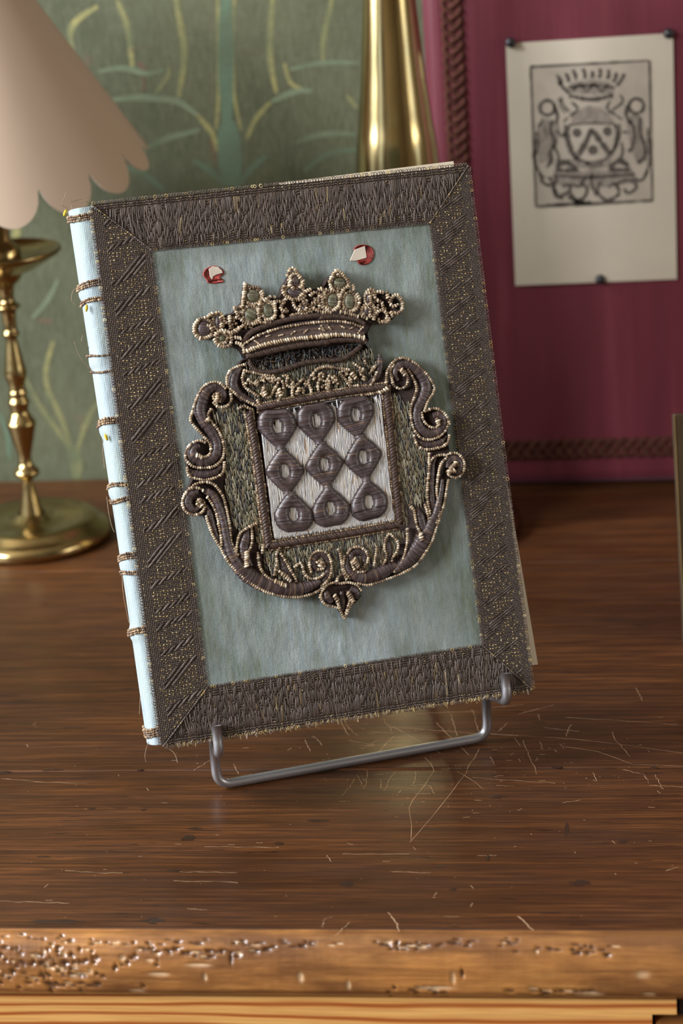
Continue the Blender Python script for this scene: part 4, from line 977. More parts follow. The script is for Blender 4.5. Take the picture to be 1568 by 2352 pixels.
# rope frame of the shield
for pts in ([(571,946),(590,1060),(603,1160),(616,1256)],[(590,938),(680,920),(780,903),(884,888)],[(884,888),(895,985),(905,1090),(917,1202)],[(617,1254),(720,1238),(820,1222),(917,1204)]):
    b = MB(); twist(b, cp(spline(np.array(pts, float), 8), PADW + 0.0008), 0.00135, 0.0042, DKB, 3); 
    P = np.array(pts, float)
    for off in (-9, 9):
        Q = P.copy(); d = P[-1] - P[0]; nrm = np.array([-d[1], d[0]])/np.linalg.norm(d); bead_cord(b, cp(spline(Q + nrm*off, 6), PADW + 0.0006), 0.00060, 0.0010, CREAM[:3] + BRNB)
    b.build('rope_frame', M_BEAD, shield)

# hollow under the crown, with worn blue-grey floss
b = MB(); OV = [cA(p) for p in [(740,1080),(800,1170),(930,1200),(1100,1170),(1300,1105),(1540,1075)]] + [cB(p) for p in [(140,1085),(300,1060),(420,980),(470,930)]]
LO = np.array(OV); twist(b, cp(spline(LO, 6), PADW + 0.0008), 0.0010, 0.0030, DKB, 3); b.build('hollow_rope', M_BEAD, arms)
b = MB()
HOL = [cA(p) for p in [(780,1090),(900,1170),(1100,1150),(1300,1080),(1540,1050)]] + [cB(p) for p in [(200,1050),(400,960),(440,920),(0,960)]] + [cA((1000, 1020))]
HP = np.array(HOL)
for _ in range(520):
    x, y = RNG.uniform(570, 825), RNG.uniform(790, 850)
    if not inside(HP, x, y): continue
    a = RNG.uniform(0, 2*PI) if RNG.random() < .45 else PI/2 + RNG.normal(0, .15); L = RNG.uniform(3, 9)
    pal = [srgb(70, 74, 88), srgb(96, 104, 110), srgb(120, 96, 76), srgb(52, 46, 52), srgb(130, 136, 134)]; col = np.array(pal[RNG.integers(5)])*0.8
    c = np.array([x, y]); d = np.array([math.cos(a), math.sin(a)])*L; m = np.array([-d[1], d[0]])*RNG.normal(0, .3)
    P = np.vstack([cov(*(c-d), PADW + 0.0001), cov(*(c+m), PADW + 0.0012*RNG.random()), cov(*(c+d), PADW + 0.0001)]); b.tube(spline(P, 3), 0.00017, 4, col)
tag(b.build('worn_floss', M_LAID, arms), kind='stuff')

# ---- crown
crown = empty('crown'); crown.parent = book; tag(crown, 'raised embroidered crown above the shield')
cpad = [(446,765),(448,747),(460,732),(480,724),(500,726),(535,717),(556,692),(561,657),(571,650),(590,662),(614,681),(640,682),(649,657),(661,637),(675,619),(690,637),(700,657),(720,662),(738,661),(748,642),(774,619),(794,642),(804,667),(834,687),(850,674),(880,670),(904,674),(920,692),(920,713),(904,733),(885,743),(860,735),(846,765),(848,783),(720,798),(600,815),(562,822),(553,805),(540,795),(515,795),(498,788),(490,775),(470,778)]
CW = 0.0056
b = MB(); b.poly(cp(cpad, CW)[:, :2], 0.0, CW, inset=0.0008); b.build('crown_ground', PADM, crown, True, False)
def arc2(a, c): return np.array([cA(p) for p in a] + [cB(p) for p in c])
r_up = arc2([(690,890),(760,805),(880,745),(1080,685),(1250,652),(1400,632),(1540,622)], [(60,650),(200,640),(330,655),(440,680),(510,720)])
r_bd = arc2([(705,910),(820,840),(1000,772),(1200,730),(1400,702),(1540,692)], [(60,698),(220,690),(360,705),(490,750)])
r_sa = arc2([(720,945),(900,862),(1100,812),(1300,780),(1540,762)], [(60,765),(250,752),(400,770),(510,800)])
r_cr = arc2([(730,985),(900,925),(1100,882),(1300,857),(1540,838)], [(60,840),(220,826),(380,832),(500,855)])
r_bt = arc2([(720,1040),(880,1004),(1100,955),(1300,920),(1540,895)], [(60,890),(220,875),(400,872),(520,890)])
def rolled(P, w): return cp(spline(P, 8), w)
b = MB(); S = spline(np.column_stack([arc2([(715,980),(900,890),(1100,835),(1300,800),(1540,780)], [(60,780),(250,770),(400,790),(510,820)]), np.array([12, 20, 25, 27, 28, 28, 28, 24, 12])]), 10)
# rolled circlet with threads laid lengthwise
nS = len(S); C2 = to_uv(S, CW + 0.002); T = np.gradient(C2, axis=0); T /= np.linalg.norm(T, axis=1)[:, None]; Nn = np.stack([-T[:, 1], T[:, 0]], 1); tt = np.linspace(-1, 1, 41)
G = np.zeros((nS, 41, 3)); CL = np.zeros((nS, 41, 3)); cl = [strand_col(PURP + [srgb(116, 112, 116), srgb(128, 112, 96)], 0.05)*(1 if j % 2 == 0 else 0.6) for j in range(41)]
for k in range(nS):
    G[k, :, :2] = C2[k] + np.outer(tt*S[k, 2]*PXM, Nn[k]); G[k, :, 2] = CW - 0.001 + 0.0030*np.sqrt(np.clip(1 - 0.98*tt**2, 0, 1)) + np.where(np.arange(41) % 2 == 0, 0.00012, 0); CL[k] = cl
b.grid(G[:, ::-1], CL[:, ::-1]); b.build('circlet', M_SATIN, crown)
b = MB(); twist(b, rolled(r_up, CW + 0.0004), 0.0011, 0.0032, DKB, 3); twist(b, rolled(r_bt, CW + 0.0004), 0.0013, 0.0036, DKB, 3); b.build('circlet_rope', M_BEAD, crown)
b = MB(); bead_cord(b, rolled(r_bd, CW + 0.0015), 0.0007, 0.0011); bead_cord(b, rolled(r_cr, CW + 0.0019), 0.0011, 0.0010, CREAM[:4]); 
dash = spline(r_sa, 8)
for k in range(4, len(dash) - 4, 5):
    bead_cord(b, cp([dash[k] + (0, RNG.uniform(-8, 6)), dash[k] + (7, RNG.uniform(-8, 4))], CW + 0.0021), 0.0004, 0.0010, CREAM)
b.build('circlet_purl', M_BEAD, crown)
OLV = [srgb(120, 118, 92), srgb(104, 104, 80), srgb(136, 132, 106), srgb(88, 88, 70), srgb(146, 144, 124)]
# almonds of green silk and purple petals, each ringed with purl
ALM = [(cA((785,435)), 17, 16, 'g', 0.1), (cA((765,620)), 17, 17, 'g', 0.5), (cA((938,580)), 13, 19, 'g', -0.2), (cA((1205,400)), 21, 13, 'p', 0.2), (cA((1210,285)), 11, 15, 'p', 0),
       (cB((262,300)), 17, 12, 'g', 0.1), (cB((190,480)), 14, 18, 'g', 0.1), (cB((357,490)), 13, 20, 'g', 0), (cA((300,760)), 18, 19, 'p', 0.1), (cA((480,860)), 9, 9, 'g', 0), (cA((440,690)), 9, 18, 'p', 0), (cA((1300,560)), 9, 9, 'p', 0), (cB((560,450)), 9, 16, 'p', .2), (cB((545,580)), 12, 12, 'p', 0)]
bp_ = MB(); bb_ = MB()
for (c, rx, ry, kd, ang) in ALM:
    pal = OLV if kd == 'g' else PURP; ys = np.linspace(-ry*0.97, ry*0.97, max(8, int(2*ry*1.1)) // 2*2); G = []; CL = []
    for i, y in enumerate(ys):
        if i % 2 == 0: cur = strand_col(pal, 0.02)
        hw = rx*math.sqrt(max(0.02, 1 - (y/ry)**2)); t = np.linspace(-1, 1, 9); row = []
        for q in t:
            xx = q*hw; X_ = c[0] + xx*math.cos(ang) - y*math.sin(ang); Y_ = c[1] + xx*math.sin(ang) + y*math.cos(ang)
            row.append(cov(X_, Y_, CW + 0.0001 + 0.0020*math.sqrt(max(0.0, 1 - 0.97*(q*q*(1-(y/ry)**2) + (y/ry)**2))) + (0.00014 if i % 2 == 0 else 0)))
        G.append(row); CL.append(np.tile(cur*(1 if i % 2 == 0 else .62), (9, 1)))
    bp_.grid(np.array(G)[:, :, :][::1] if False else np.array(G), np.array(CL))
    th = np.linspace(0, 2*PI, 28) + RNG.uniform(0, 6); ring = [(c[0] + (rx+3)*math.cos(a)*math.cos(ang) - (ry+3)*math.sin(a)*math.sin(ang), c[1] + (rx+3)*math.cos(a)*math.sin(ang) + (ry+3)*math.sin(a)*math.cos(ang)) for a in th]
    bead_cord(bb_, cp(ring, CW + 0.0004), 0.00092, 0.00105)
o = bp_.build('crown_petals', M_LAID, crown)
CRC = [[cA(p) for p in s] for s in [
 [(690,470),(700,380),(710,320)],[(700,310),(760,345),(850,360),(890,440),(860,500)],[(690,460),(680,540),(620,560),(600,555)],[(610,570),(640,640),(690,690),(760,720),(850,700)],[(850,520),(840,600),(850,680)],[(900,480),(960,440)],[(1000,490),(1010,560),(1000,650),(910,680)],[(860,700),(960,700)],
 [(1030,490),(1090,500),(1060,560),(1120,590)],[(1100,340),(1080,370),(1110,430),(1180,470)],[(1130,230),(1160,170),(1200,165),(1240,230),(1290,300),(1260,350)],[(1160,240),(1170,320),(1190,370)],[(1250,450),(1300,400),(1360,370)],[(1190,480),(1200,540),(1280,590),(1320,560),(1290,490)],[(1360,430),(1400,400),(1450,420),(1430,500),(1380,510)],[(1440,370),(1500,390),(1500,450)],[(1480,450),(1490,560),(1560,600)],
 [(340,640),(380,610)],[(460,650),(470,740)],[(550,640),(555,720),(560,760)],[(205,720),(250,670),(330,650)],[(200,740),(200,800),(240,850),(300,860),(370,830)],[(310,740),(350,730),(380,780)],[(400,870),(430,920),(500,945),(560,920),(570,850),(530,790),(450,790),(405,830)],[(580,790),(640,760),(690,730)],[(610,850),(660,860)],[(500,800),(600,800),(650,750)],[(620,900),(680,930),(700,1000)]]]
CRC += [[cB(p) for p in s] for s in [
 [(50,370),(110,370),(170,390)],[(160,290),(200,210),(240,180),(290,220),(340,290),(350,340)],[(230,180),(240,220)],[(160,300),(180,370),(240,390)],[(80,420),(90,500),(120,560),(190,580),(250,530),(260,440),(300,370),(350,340)],[(390,330),(400,370)],[(300,560),(360,590),(430,560),(460,480),(430,420)],[(530,410),(580,410),(610,450)],[(640,390),(690,400)],[(730,400),(740,450)],
 [(760,500),(790,440),(840,430),(880,480),(885,560),(840,610),(790,600)],[(600,670),(630,600),(690,580),(730,620),(720,690),(660,700)],[(640,480),(680,500),(690,560)],[(560,440),(570,500),(560,520)],[(520,560),(560,560),(560,620)],[(480,640),(530,660)],[(770,520),(800,540),(840,520)],[(20,480),(60,500),(50,560)],[(0,560),(60,590),(140,600)],[(270,590),(340,610),(440,640)],[(700,690),(740,700),(750,660)],[(770,600),(790,640)]]]
for c in CRC: bead_cord(bb_, cp(spline(np.array(c, float), 6), CW + 0.0011), 0.00095, 0.00100)
for _ in range(190):   # small filling knots
    x, y = RNG.uniform(500, 890), RNG.uniform(665, 770)
    if inside(np.array(cpad), x, y) and y < np.interp(x, [560, 620, 700, 790, 850], [770, 735, 722, 722, 740]) and y > np.interp(x, [540, 600, 680, 770, 860], [720, 690, 670, 660, 690]):
        bead_cord(bb_, cp([(x, y), (x + RNG.normal(0, 5), y + RNG.normal(0, 5))], CW + 0.0002), 0.0008, 0.0010)
tag(bb_.build('crown_purl', M_BEAD, crown), kind='stuff')

# ------------------------------------------------------------------ wire stand
stand = empty('book_stand', at_z(815, 1757, 0.0)); tag(stand, 'bent steel wire easel holding up the embroidered book', 'stand')
SO = np.array(stand.location)
def wire(pts, name, fr=0.006, r=0.0021):
    b = MB(); P = fillet(pts, fr, 7) - SO; b.tube(P, r, 16, cap=True); return b.build(name, M_STEEL, stand, True, False)
def b2w(l): return BO + BX*l[0] + BY*l[1] + BN*l[2]
FL = at_z(499, 1804, 0.0022); FR = at_z(1120, 1692, 0.0022)
HW = 0.0042                                              # hook wire lies just in front of the braid
cl_, cr_ = cov(504, 1737, HW), cov(1166, 1612, HW); hl, hr = b2w(cl_), b2w(cr_); hl2 = b2w(cov(496, 1667, HW)); hr2 = b2w(cov(1159, 1547, HW))
ARM = 0.0288
al, ar = hl - BN*ARM, hr - BN*ARM - BX*0.001
LT = np.array([FL[0], FL[1], al[2] + 0.0005]); RT = np.array([FR[0], FR[1], ar[2] + 0.0005])
for T_ in (LT, RT): T_[2] += (-0.0025 - (T_ - BO) @ BY)/BY[2]          # leg tops carry the lower edge of the book
wire([LT, FL, FR, RT], 'front_foot', 0.007)
wire([hl2, hl, LT - np.array([0, 0, 0.0004])], 'hook', 0.006); wire([hr2, hr, RT - np.array([0, 0, 0.0004])], 'hook', 0.006)
rl = LT + BN*(-0.0243 - (LT - BO) @ BN); rr = RT + BN*(-0.0243 - (RT - BO) @ BN)
wire([LT, rl, rl + BY*0.15, rr + BY*0.15, rr, RT], 'back_rest', 0.012)
ml = rl + BY*0.11 - BN*0.0042 + BX*0.006; mr = rr + BY*0.11 - BN*0.0042 - BX*0.006
gl = np.array([ml[0] + _bk[0]*0.06, ml[1] + _bk[1]*0.06, 0.0022]); gr = np.array([mr[0] + _bk[0]*0.06, mr[1] + _bk[1]*0.06, 0.0022])
wire([ml, gl, gr, mr], 'rear_leg', 0.01)

# ------------------------------------------------------------------ candlestick lamp at the left
def lamp_profile(base_px, rows):
    c = at_z(*base_px, 0.0); out = []
    zz = np.linspace(0, 0.5, 600); pr = np.array([project((c[0], c[1], z)) for z in zz])
    for (ypx, xr) in rows:
        z = float(np.interp(ypx, pr[::-1, 1], zz[::-1])); ax = float(np.interp(ypx, pr[::-1, 1], pr[::-1, 0])); d = float(np.interp(ypx, pr[::-1, 1], pr[::-1, 2]))
        out.append((max(0.002, (xr - ax)*d/FPX), z))
    return c, out
ROWS = [(1205,103),(1180,100),(1150,91),(1125,82),(1108,77),(1100,76),(1094,85),(1086,91),(1078,88),(1066,76),(1048,72),(1030,74),(1000,79),(985,81),(972,83),(966,80),(955,72),(945,66),(935,66),(922,68),(912,62),(902,62),(892,58),(878,58),(858,62),(835,56),(805,47),(785,41),(776,39),(770,44),(764,45),(758,40),(740,37),(715,38),(708,44),(703,47),(697,40),(688,33),(665,32),(655,36),(645,46),(632,53),(622,56)]
LC, LP_ = lamp_profile((79, 1238), ROWS)
lamp = empty('table_lamp', tuple(LC)); tag(lamp, 'brass candlestick lamp with a scalloped cream shade at the left edge', 'lamp')
Rb = (at_z(252, 1222, 0.004)[0] - LC[0])*0.995
bprof = [(0.0005, 0.0), (Rb*0.97, 0.0), (Rb, 0.003), (Rb*0.985, 0.0062), (Rb*0.93, 0.0085), (Rb*0.86, 0.0095), (Rb*0.83, 0.0125), (Rb*0.76, 0.0140), (Rb*0.62, 0.0125), (Rb*0.45, 0.0118), (Rb*0.3, 0.0122), (LP_[0][0] + 0.0045, 0.0135), (LP_[0][0] + 0.001, 0.0165)]
b = MB(); b.lathe(bprof, 0, 0, 96); b.build('base', M_BRASS2, lamp, True, False)
stem = [(max(r, 0.0032), z) for r, z in LP_]; z0 = stem[0][1]; stem = [(r, z) for r, z in stem]; stem = [(stem[0][0] + 0.0005, 0.0155)] + [p for p in stem if p[1] > 0.0157]
P2 = resample(spline(np.array(stem), 3), n=260); b = MB(); b.lathe(P2, 0, 0, 64); b.build('stem', M_BRASS2, lamp, True, False)
zt = stem[-1][1]; Rp = (at_y(137, 575, LC[1])[0] - LC[0])
pan = [(0.010, zt - 0.001), (0.016, zt), (Rp*0.75, zt + 0.0045), (Rp*0.95, zt + 0.0085), (Rp, zt + 0.0105), (Rp*0.985, zt + 0.0120), (Rp*0.94, zt + 0.0105), (Rp*0.7, zt + 0.0075), (Rp*0.4, zt + 0.0065), (0.004, zt + 0.0065)]
b = MB(); b.lathe(resample(spline(np.array(pan), 4), n=50), 0, 0, 96); b.build('drip_pan', M_BRASS2, lamp, True, False)
b = MB(); b.lathe([(0.0105, zt + 0.006), (0.0105, zt + 0.012), (0.009, zt + 0.014), (0.0055, zt + 0.018), (0.0055, zt + 0.12), (0.001, zt + 0.12)], 0, 0, 40); b.build('candle_tube', M_BRASS2, lamp, True, False)
# scalloped shade
def scallop_shade(parent, Rr, zr, Rt, zt_, nsc, dep, rot, tilt=0.0, name='shade'):
    piv = zr; zr = 0.0; zt_ = zt_ - piv
    ns = nsc*16; a = np.arange(ns)*2*PI/ns; ph = (a - rot)*nsc/(2*PI) % 1.0
    drop = dep*np.sqrt(np.clip(1 - (2*ph - 1)**2, 0, 1)); slope = (Rr - Rt)/(zt_ - zr)
    out = MB(); rows = 14; G = np.zeros((rows, ns, 3)); Gi = np.zeros((rows, ns, 3))
    for i in range(rows):
        k = i/(rows-1); z = zt_ + (zr - drop - zt_)*k; r = Rt + (zt_ - z)*slope
        G[i] = np.stack([r*np.cos(a), r*np.sin(a), z], 1); ri = r - 0.0019; Gi[i] = np.stack([ri*np.cos(a), ri*np.sin(a), z], 1)
    out.grid(G[::-1], closev=True); out.grid(Gi, closev=True); o = out.build(name, M_SHADE, parent, True, False); o.location = (0, 0, piv); o.rotation_euler = (tilt, 0, 0)
    e = MB(); e.grid(np.stack([Gi[-1], G[-1]]), closev=True); e.build('shade_rim', M_SHADEEDGE, o, False, False); e = MB(); e.grid(np.stack([G[0], Gi[0]]), closev=True); e.build('shade_collar', M_SHADEEDGE, o, False, False)
    w = MB()
    for q in range(3):
        t = 2*PI*q/3; w.tube([(0.006*math.cos(t), 0.006*math.sin(t), zt_ - 0.012), (Rt*math.cos(t), Rt*math.sin(t), zt_ - 0.002)], 0.001, 6)
    w.build('shade_carrier', M_BRASS2, o, True, False)
zz = np.linspace(0, 0.6, 900); pr = np.array([project((LC[0], LC[1], z)) for z in zz])
def zof(y): return float(np.interp(y, pr[::-1, 1], zz[::-1]))
dS = float(np.interp(360, pr[::-1, 1], pr[::-1, 2])); axS = float(np.interp(340, pr[::-1, 1], pr[::-1, 0]))
zr = zof(324); Rr = (297 - axS)*dS/FPX; sl = (300 - 85 - 0.115*319)/330.0        # slope of the cone seen in profile
scallop_shade(lamp, Rr, zr, Rr - sl*0.098, zr + 0.098, 16, 0.0190, math.radians(-90 - 3 + 13), math.radians(11))

# ------------------------------------------------------------------ tall brass column behind the book
BC = at_z(958, 1216, 0.0); tall = empty('brass_column', tuple(BC)); tag(tall, 'tall tapering polished brass column rising behind the book', 'column')
zz = np.linspace(0, 0.6, 900); pr = np.array([project((BC[0], BC[1], z)) for z in zz])
def col_r(y, xl, xr): return (xr - xl)/2*float(np.interp(y, pr[::-1, 1], pr[::-1, 2]))/FPX
cprof = [(col_r(380, 819, 1011), zof(380)), (col_r(270, 824, 993), zof(270)), (col_r(150, 829, 974), zof(150)), (col_r(0, 835, 957), zof(0))]
Rbase = (at_z(1196, 1202, 0.004)[0] - BC[0])
low = [(0.0005, 0.0), (Rbase*0.98, 0.0), (Rbase, 0.003), (Rbase*0.99, 0.006), (Rbase*0.93, 0.010), (Rbase*0.76, 0.016), (Rbase*0.60, 0.028), (Rbase*0.51, 0.05), (Rbase*0.46, 0.09), (Rbase*0.425, 0.14)]
zt0 = cprof[-1][1]; rt0 = cprof[-1][0]
prof = low + cprof + [(rt0*0.9, zt0 + 0.02), (rt0*0.82, zt0 + 0.045), (rt0*0.95, zt0 + 0.05), (rt0*0.5, zt0 + 0.055), (0.004, zt0 + 0.056)]
b = MB(); b.lathe(resample(np.vstack([low[:1], spline(np.array(prof[1:]), 5)]), n=160), 0, 0, 96); b.build('column', M_BRASS, tall, True, False)

# ------------------------------------------------------------------ crimson panel with the pinned print
PXL = at_y(975, 190, PANEL_Y)[0]; PXR = PXL + 0.52; PZB = 0.0; PZT = 0.62; PT = 0.03
panel = empty('display_panel', (PXL, PANEL_Y, 0)); tag(panel, 'crimson silk covered panel with brown braid edging against the wall', 'panel')
b = MB(); b.box((0, 0, 0.0005), (PXR - PXL, PT, PZT)); bevel(b.build('silk_board', M_CRIM, panel, False, False), 0.009, 5)
def braid(P0, P1, name, amp=0.0052, pitch=0.019, r=0.0017):
    b = MB(); P0 = np.array(P0); P1 = np.array(P1); L = np.linalg.norm(P1 - P0); n = int(L/0.0016); d = (P1-P0)/L; s = np.cross(d, (0, -1, 0))
    t = np.linspace(0, L, n)
    for k in range(3):
        ph = 2*PI*k/3; Q = P0 + np.outer(t, d) + np.outer(amp*np.sin(2*PI*t/pitch + ph), s); Q[:, 1] += 0.0002 - 0.0006*np.sin(4*PI*t/pitch + 2*ph)
        b.tube(Q, r, 6)
    return b.build(name, M_BRAID, panel, True, False)
xb = at_y(1042, 150, PANEL_Y)[0] - PXL; zb = at_y(1350, 1030, PANEL_Y)[2]
braid((xb, 0, zb), (xb, 0, PZT - zb), 'braid_edging'); braid((xb, 0, zb), (PXR - PXL - xb, 0, zb), 'braid_edging'); braid((PXR - PXL - xb, 0, zb), (PXR - PXL - xb, 0, PZT - zb), 'braid_edging'); braid((xb, 0, PZT - zb), (PXR - PXL - xb, 0, PZT - zb), 'braid_edging')

PPY = PANEL_Y - 0.0016
pr_ = [at_y(x, y, PPY) for x, y in ((1183, 656), (1554, 641), (1545, 76), (1161, 100))]
po = np.array([pr_[0][0], PPY, pr_[0][2]])
paper = empty('pinned_print', tuple(po)); tag(paper, 'old engraved print of a crowned coat of arms pinned to the crimson panel', 'print')
b = MB(); n = 14; G = np.zeros((n, n, 3))
for i, s in enumerate(np.linspace(0, 1, n)):
    for j, t in enumerate(np.linspace(0, 1, n)):
        p = (pr_[0]*(1-s) + pr_[1]*s)*(1-t) + (pr_[3]*(1-s) + pr_[2]*s)*t; G[i, j] = p - po
b.grid(G); o = b.build('sheet', M_PAPER, paper, False, False); sm = o.modifiers.new('thick', 'SOLIDIFY'); sm.thickness = 0.0004; sm.offset = -1.0
def onp(px, py, e=0.0): return at_y(px, py, PPY - e) - po
fp = [onp(x, y, 0.0002) for x, y in ((1230, 474), (1498, 462), (1492, 138), (1218, 152))]; b = MB(); b.add(fp, [(0, 1, 2, 3)]); b.build('plate_area', M_PLATE, paper, False, False)
def cE(p): return (1140 + p[0]/3.663, 40 + p[1]/3.663)
def ink(strokes, polys, mat, e, name):
    b = MB()
    for pts, wd in strokes:
        P = np.array([onp(*cE(p), e)[[0, 2]] for p in pts])
        if len(P) == 2: P = np.array([P[0], (P[0]+P[1])/2, P[1]])
        P = resample(spline(P, 6), n=6*len(P)); T = np.gradient(P, axis=0); T /= np.linalg.norm(T, axis=1)[:, None] + 1e-9; N = np.stack([-T[:, 1], T[:, 0]], 1); w = wd/3.663*0.5*1.25/FPX*(1 + 0.25*RNG.normal(0, 1, len(P)))
        A = P + N*w[:, None]; B2 = P - N*w[:, None]; y = -e*0 + (PPY - e - po[1])
        b.grid(np.stack([np.column_stack([A[:, 0], np.full(len(P), y), A[:, 1]]), np.column_stack([B2[:, 0], np.full(len(P), y), B2[:, 1]])], 1))
    for pl in polys:
        V = [onp(*cE(p), e) for p in pl]; tri = tessellate_polygon([[Vector((v[0], v[2], 0)) for v in V]]); b.add(V, [tuple(t) for t in tri])
    return b.build(name, mat, paper, False, False)
def circ(c, r, n=14): return [(c[0] + r*math.cos(2*PI*k/n), c[1] + r*math.sin(2*PI*k/n)) for k in range(n + 1)]
GREY = [[(620,900),(640,830),(700,775),(780,740),(880,760),(950,820),(1000,900)], [(600,640),(600,580),(640,540),(800,520),(950,545),(990,600),(985,640),(800,650)], [(340,900),(420,850),(520,880),(540,1000),(460,1060),(440,1200),(360,1230),(350,1050)], [(1090,850),(1180,790),(1230,860),(1240,1050),(1280,1200),(1180,1230),(1130,1100),(1100,960)],
        [(480,1300),(800,1290),(1150,1290),(1200,1380),(1000,1420),(800,1440),(560,1420),(470,1380)], [(640,1150),(720,1210),(900,1200),(990,1120),(950,1260),(800,1290),(660,1250)]]
ink([], GREY, M_INKG, 0.0003, 'engraved_tone')
STK = [([(285,415),(1285,362)], 16), ([(285,415),(330,1590)], 14), ([(1285,362),(1310,1540)], 14), ([(330,1590),(760,1570),(1310,1540)], 20), ([(420,1580),(800,1555)], 22)]
for a, c in (((545,575),(505,480)),((605,545),(580,470)),((665,525),(640,440)),((740,515),(725,430)),((800,510),(800,450)),((860,510),(868,430)),((930,520),(940,440)),((980,545),(1005,460)),((1010,575),(1075,470))): STK.append(([a, ((a[0]+c[0])/2+8, (a[1]+c[1])/2), c], 26))
STK += [([(520,540),(560,590),(610,640)], 26), ([(600,590),(800,570),(990,590)], 26), ([(610,660),(800,690),(980,655)], 34), ([(640,620),(700,560),(760,620),(820,560),(880,620),(940,560)], 20), ([(630,710),(680,770),(620,830)], 22), ([(950,700),(930,770),(1000,820)], 20),
 ([(605,905),(600,1000),(640,1130),(720,1205),(810,1220),(920,1185),(990,1095),(1012,980),(1000,900)], 24), ([(610,905),(800,890),(1000,900)], 14), ([(690,1150),(745,1060),(800,955),(870,1040),(945,1140)], 42), ([(575,900),(580,1020),(620,1140),(700,1220)], 16), ([(1035,890),(1030,1010),(980,1130)], 16),
 (circ((675,970), 22), 30), (circ((932,958), 22), 30), (circ((810,1115), 24), 30),
 (circ((425,760), 62), 26), ([(480,740),(510,820),(500,900)], 24), ([(470,860),(455,960),(490,1050),(450,1130),(460,1200),(420,1260)], 30), ([(500,950),(560,1000),(570,960)], 20), ([(390,850),(360,920)], 18), ([(335,960),(345,1080),(320,1180),(350,1290),(400,1350)], 20), ([(480,1080),(520,1170),(510,1230)], 24), ([(400,920),(420,1000)], 12),
 (circ((1175,745), 62), 26), ([(1100,740),(1090,830),(1130,900)], 30), ([(1120,860),(1160,960),(1140,1090),(1110,1130)], 26), ([(1060,960),(1100,970)], 20), ([(1210,840),(1205,960),(1240,1060),(1250,1160),(1190,1230)], 28), ([(1270,930),(1280,1080),(1290,1200),(1250,1330)], 18), ([(1050,1050),(1060,1130),(1040,1190)], 18),
 ([(540,670),(560,740),(610,790)], 16), ([(520,680),(540,760),(580,800)], 10), ([(1040,650),(1060,710),(970,780)], 18), ([(560,880),(600,840)], 14), ([(1060,860),(1010,830)], 14),
 ([(500,1260),(580,1215),(670,1270)], 44), ([(490,1285),(690,1285)], 30), ([(950,1265),(1030,1205),(1110,1250)], 44), ([(940,1285),(1130,1280)], 30), ([(480,1330),(760,1345),(1160,1320)], 26),
 ([(510,1350),(480,1430),(530,1500),(620,1450),(590,1400),(560,1430)], 26), ([(620,1400),(700,1420),(740,1350)], 22), ([(700,1380),(760,1440),(730,1520),(650,1540),(600,1500)], 26), ([(870,1380),(850,1470),(930,1540),(1030,1480),(990,1400),(940,1430)], 26), ([(1000,1400),(1100,1370),(1180,1420),(1110,1480),(1070,1440)], 22), ([(800,1300),(800,1400),(840,1500)], 22),
 ([(360,1300),(390,1390),(470,1410),(440,1340)], 22), ([(1270,1290),(1220,1370),(1140,1360)], 22), ([(740,1230),(820,1250),(900,1230)], 18), ([(700,1160),(640,1200)], 14), ([(470,1430),(500,1510),(560,1520)], 18), ([(330,1020),(300,1180)], 10), ([(620,1480),(680,1550),(760,1560)], 26)]
ink(STK, [], M_INK, 0.0004, 'engraved_lines')
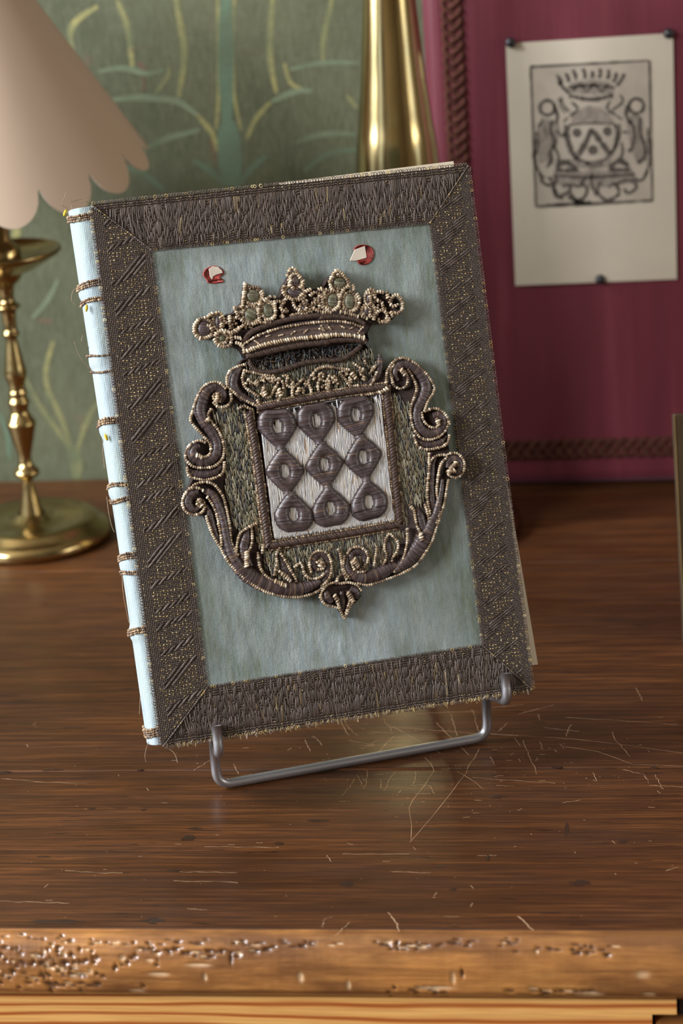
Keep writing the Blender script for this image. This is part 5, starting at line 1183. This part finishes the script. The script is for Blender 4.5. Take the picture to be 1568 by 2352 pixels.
for (x, y), lab in (((1172, 98), 'black pin at the top left corner of the print'), ((1535, 77), 'black pin at the top right corner of the print'), ((1378, 642), 'black pin at the bottom edge of the print')):
    c = at_y(x, y, PPY - 0.001); pin = empty('drawing_pin', (c[0], PPY, c[2])); tag(pin, lab, 'pin', 'pins holding the print')
    b = MB(); R = 0.0029; b.lathe([(0.0001, 0.0026), (R*0.5, 0.0024), (R*0.85, 0.0016), (R, 0.0006), (R*0.95, 0.0)], 0, 0, 24)
    for k in range(len(b.v)): b.v[k] = b.v[k][:, [0, 2, 1]]*np.array([1, -1, 1]) + np.array([0, -0.0004, 0])
    b.build('pin_head', M_PIN, pin, True, False)
    b = MB(); b.tube([(0, -0.0008, 0), (0, 0.006, 0)], 0.0004, 6); b.build('pin_shaft', M_PIN, pin, True, False)

# ------------------------------------------------------------------ dark bound board leaning at the right edge
bl = at_z(1573, 1500, 0.0); Hh = 0.17
d1 = ray(1547, 957)
# top-left corner: on the ray, at the height/lean that keeps the left edge length
best = None
for t in np.linspace(0.8, 1.4, 400):
    P = CC + d1*t
    if P[2] > 0.05 and (best is None or abs((P[1] - bl[1]) - 0.30*P[2]) < best[0]): best = (abs((P[1] - bl[1]) - 0.30*P[2]), P)
tl = best[1]; up = tl - bl; Hh = np.linalg.norm(up); up /= Hh; rx = np.array([1, 0.04, 0.0]); rx = rx - up*(rx @ up); rx /= np.linalg.norm(rx); nn = np.cross(rx, up)
board = empty('bound_volume', mat=Matrix(((rx[0], up[0], nn[0], bl[0]), (rx[1], up[1], nn[1], bl[1] ), (rx[2], up[2], nn[2], bl[2] + 0.0014), (0, 0, 0, 1))))
tag(board, 'dark brown bound volume leaning at the right edge of the desk', 'book')
b = MB(); b.box((0, 0, -0.004), (0.14, Hh, 0)); bevel(b.build('cover', M_DARKBOARD, board, False, False), 0.0008)
b = MB(); b.box((0.0, 0.0005, -0.0002), (0.0005, Hh*0.99, 0.0002)); b.build('gilt_edge', M_GILT, board, False, False)
b = MB(); b.box((0.0035, 0.006, -0.0002), (0.1365, Hh*0.60, 0.0006)); b.build('cloth_panel', M_REDBOARD, board, False, False)
b = MB(); b.box((0.003, 0.003, -0.013), (0.137, Hh - 0.003, -0.0041)); b.build('pages', M_PAGES, board, False, False)
b = MB(); b.box((0, 0, -0.017), (0.14, Hh, -0.0131)); bevel(b.build('back_cover', M_DARKBOARD, board, False, False), 0.0008)
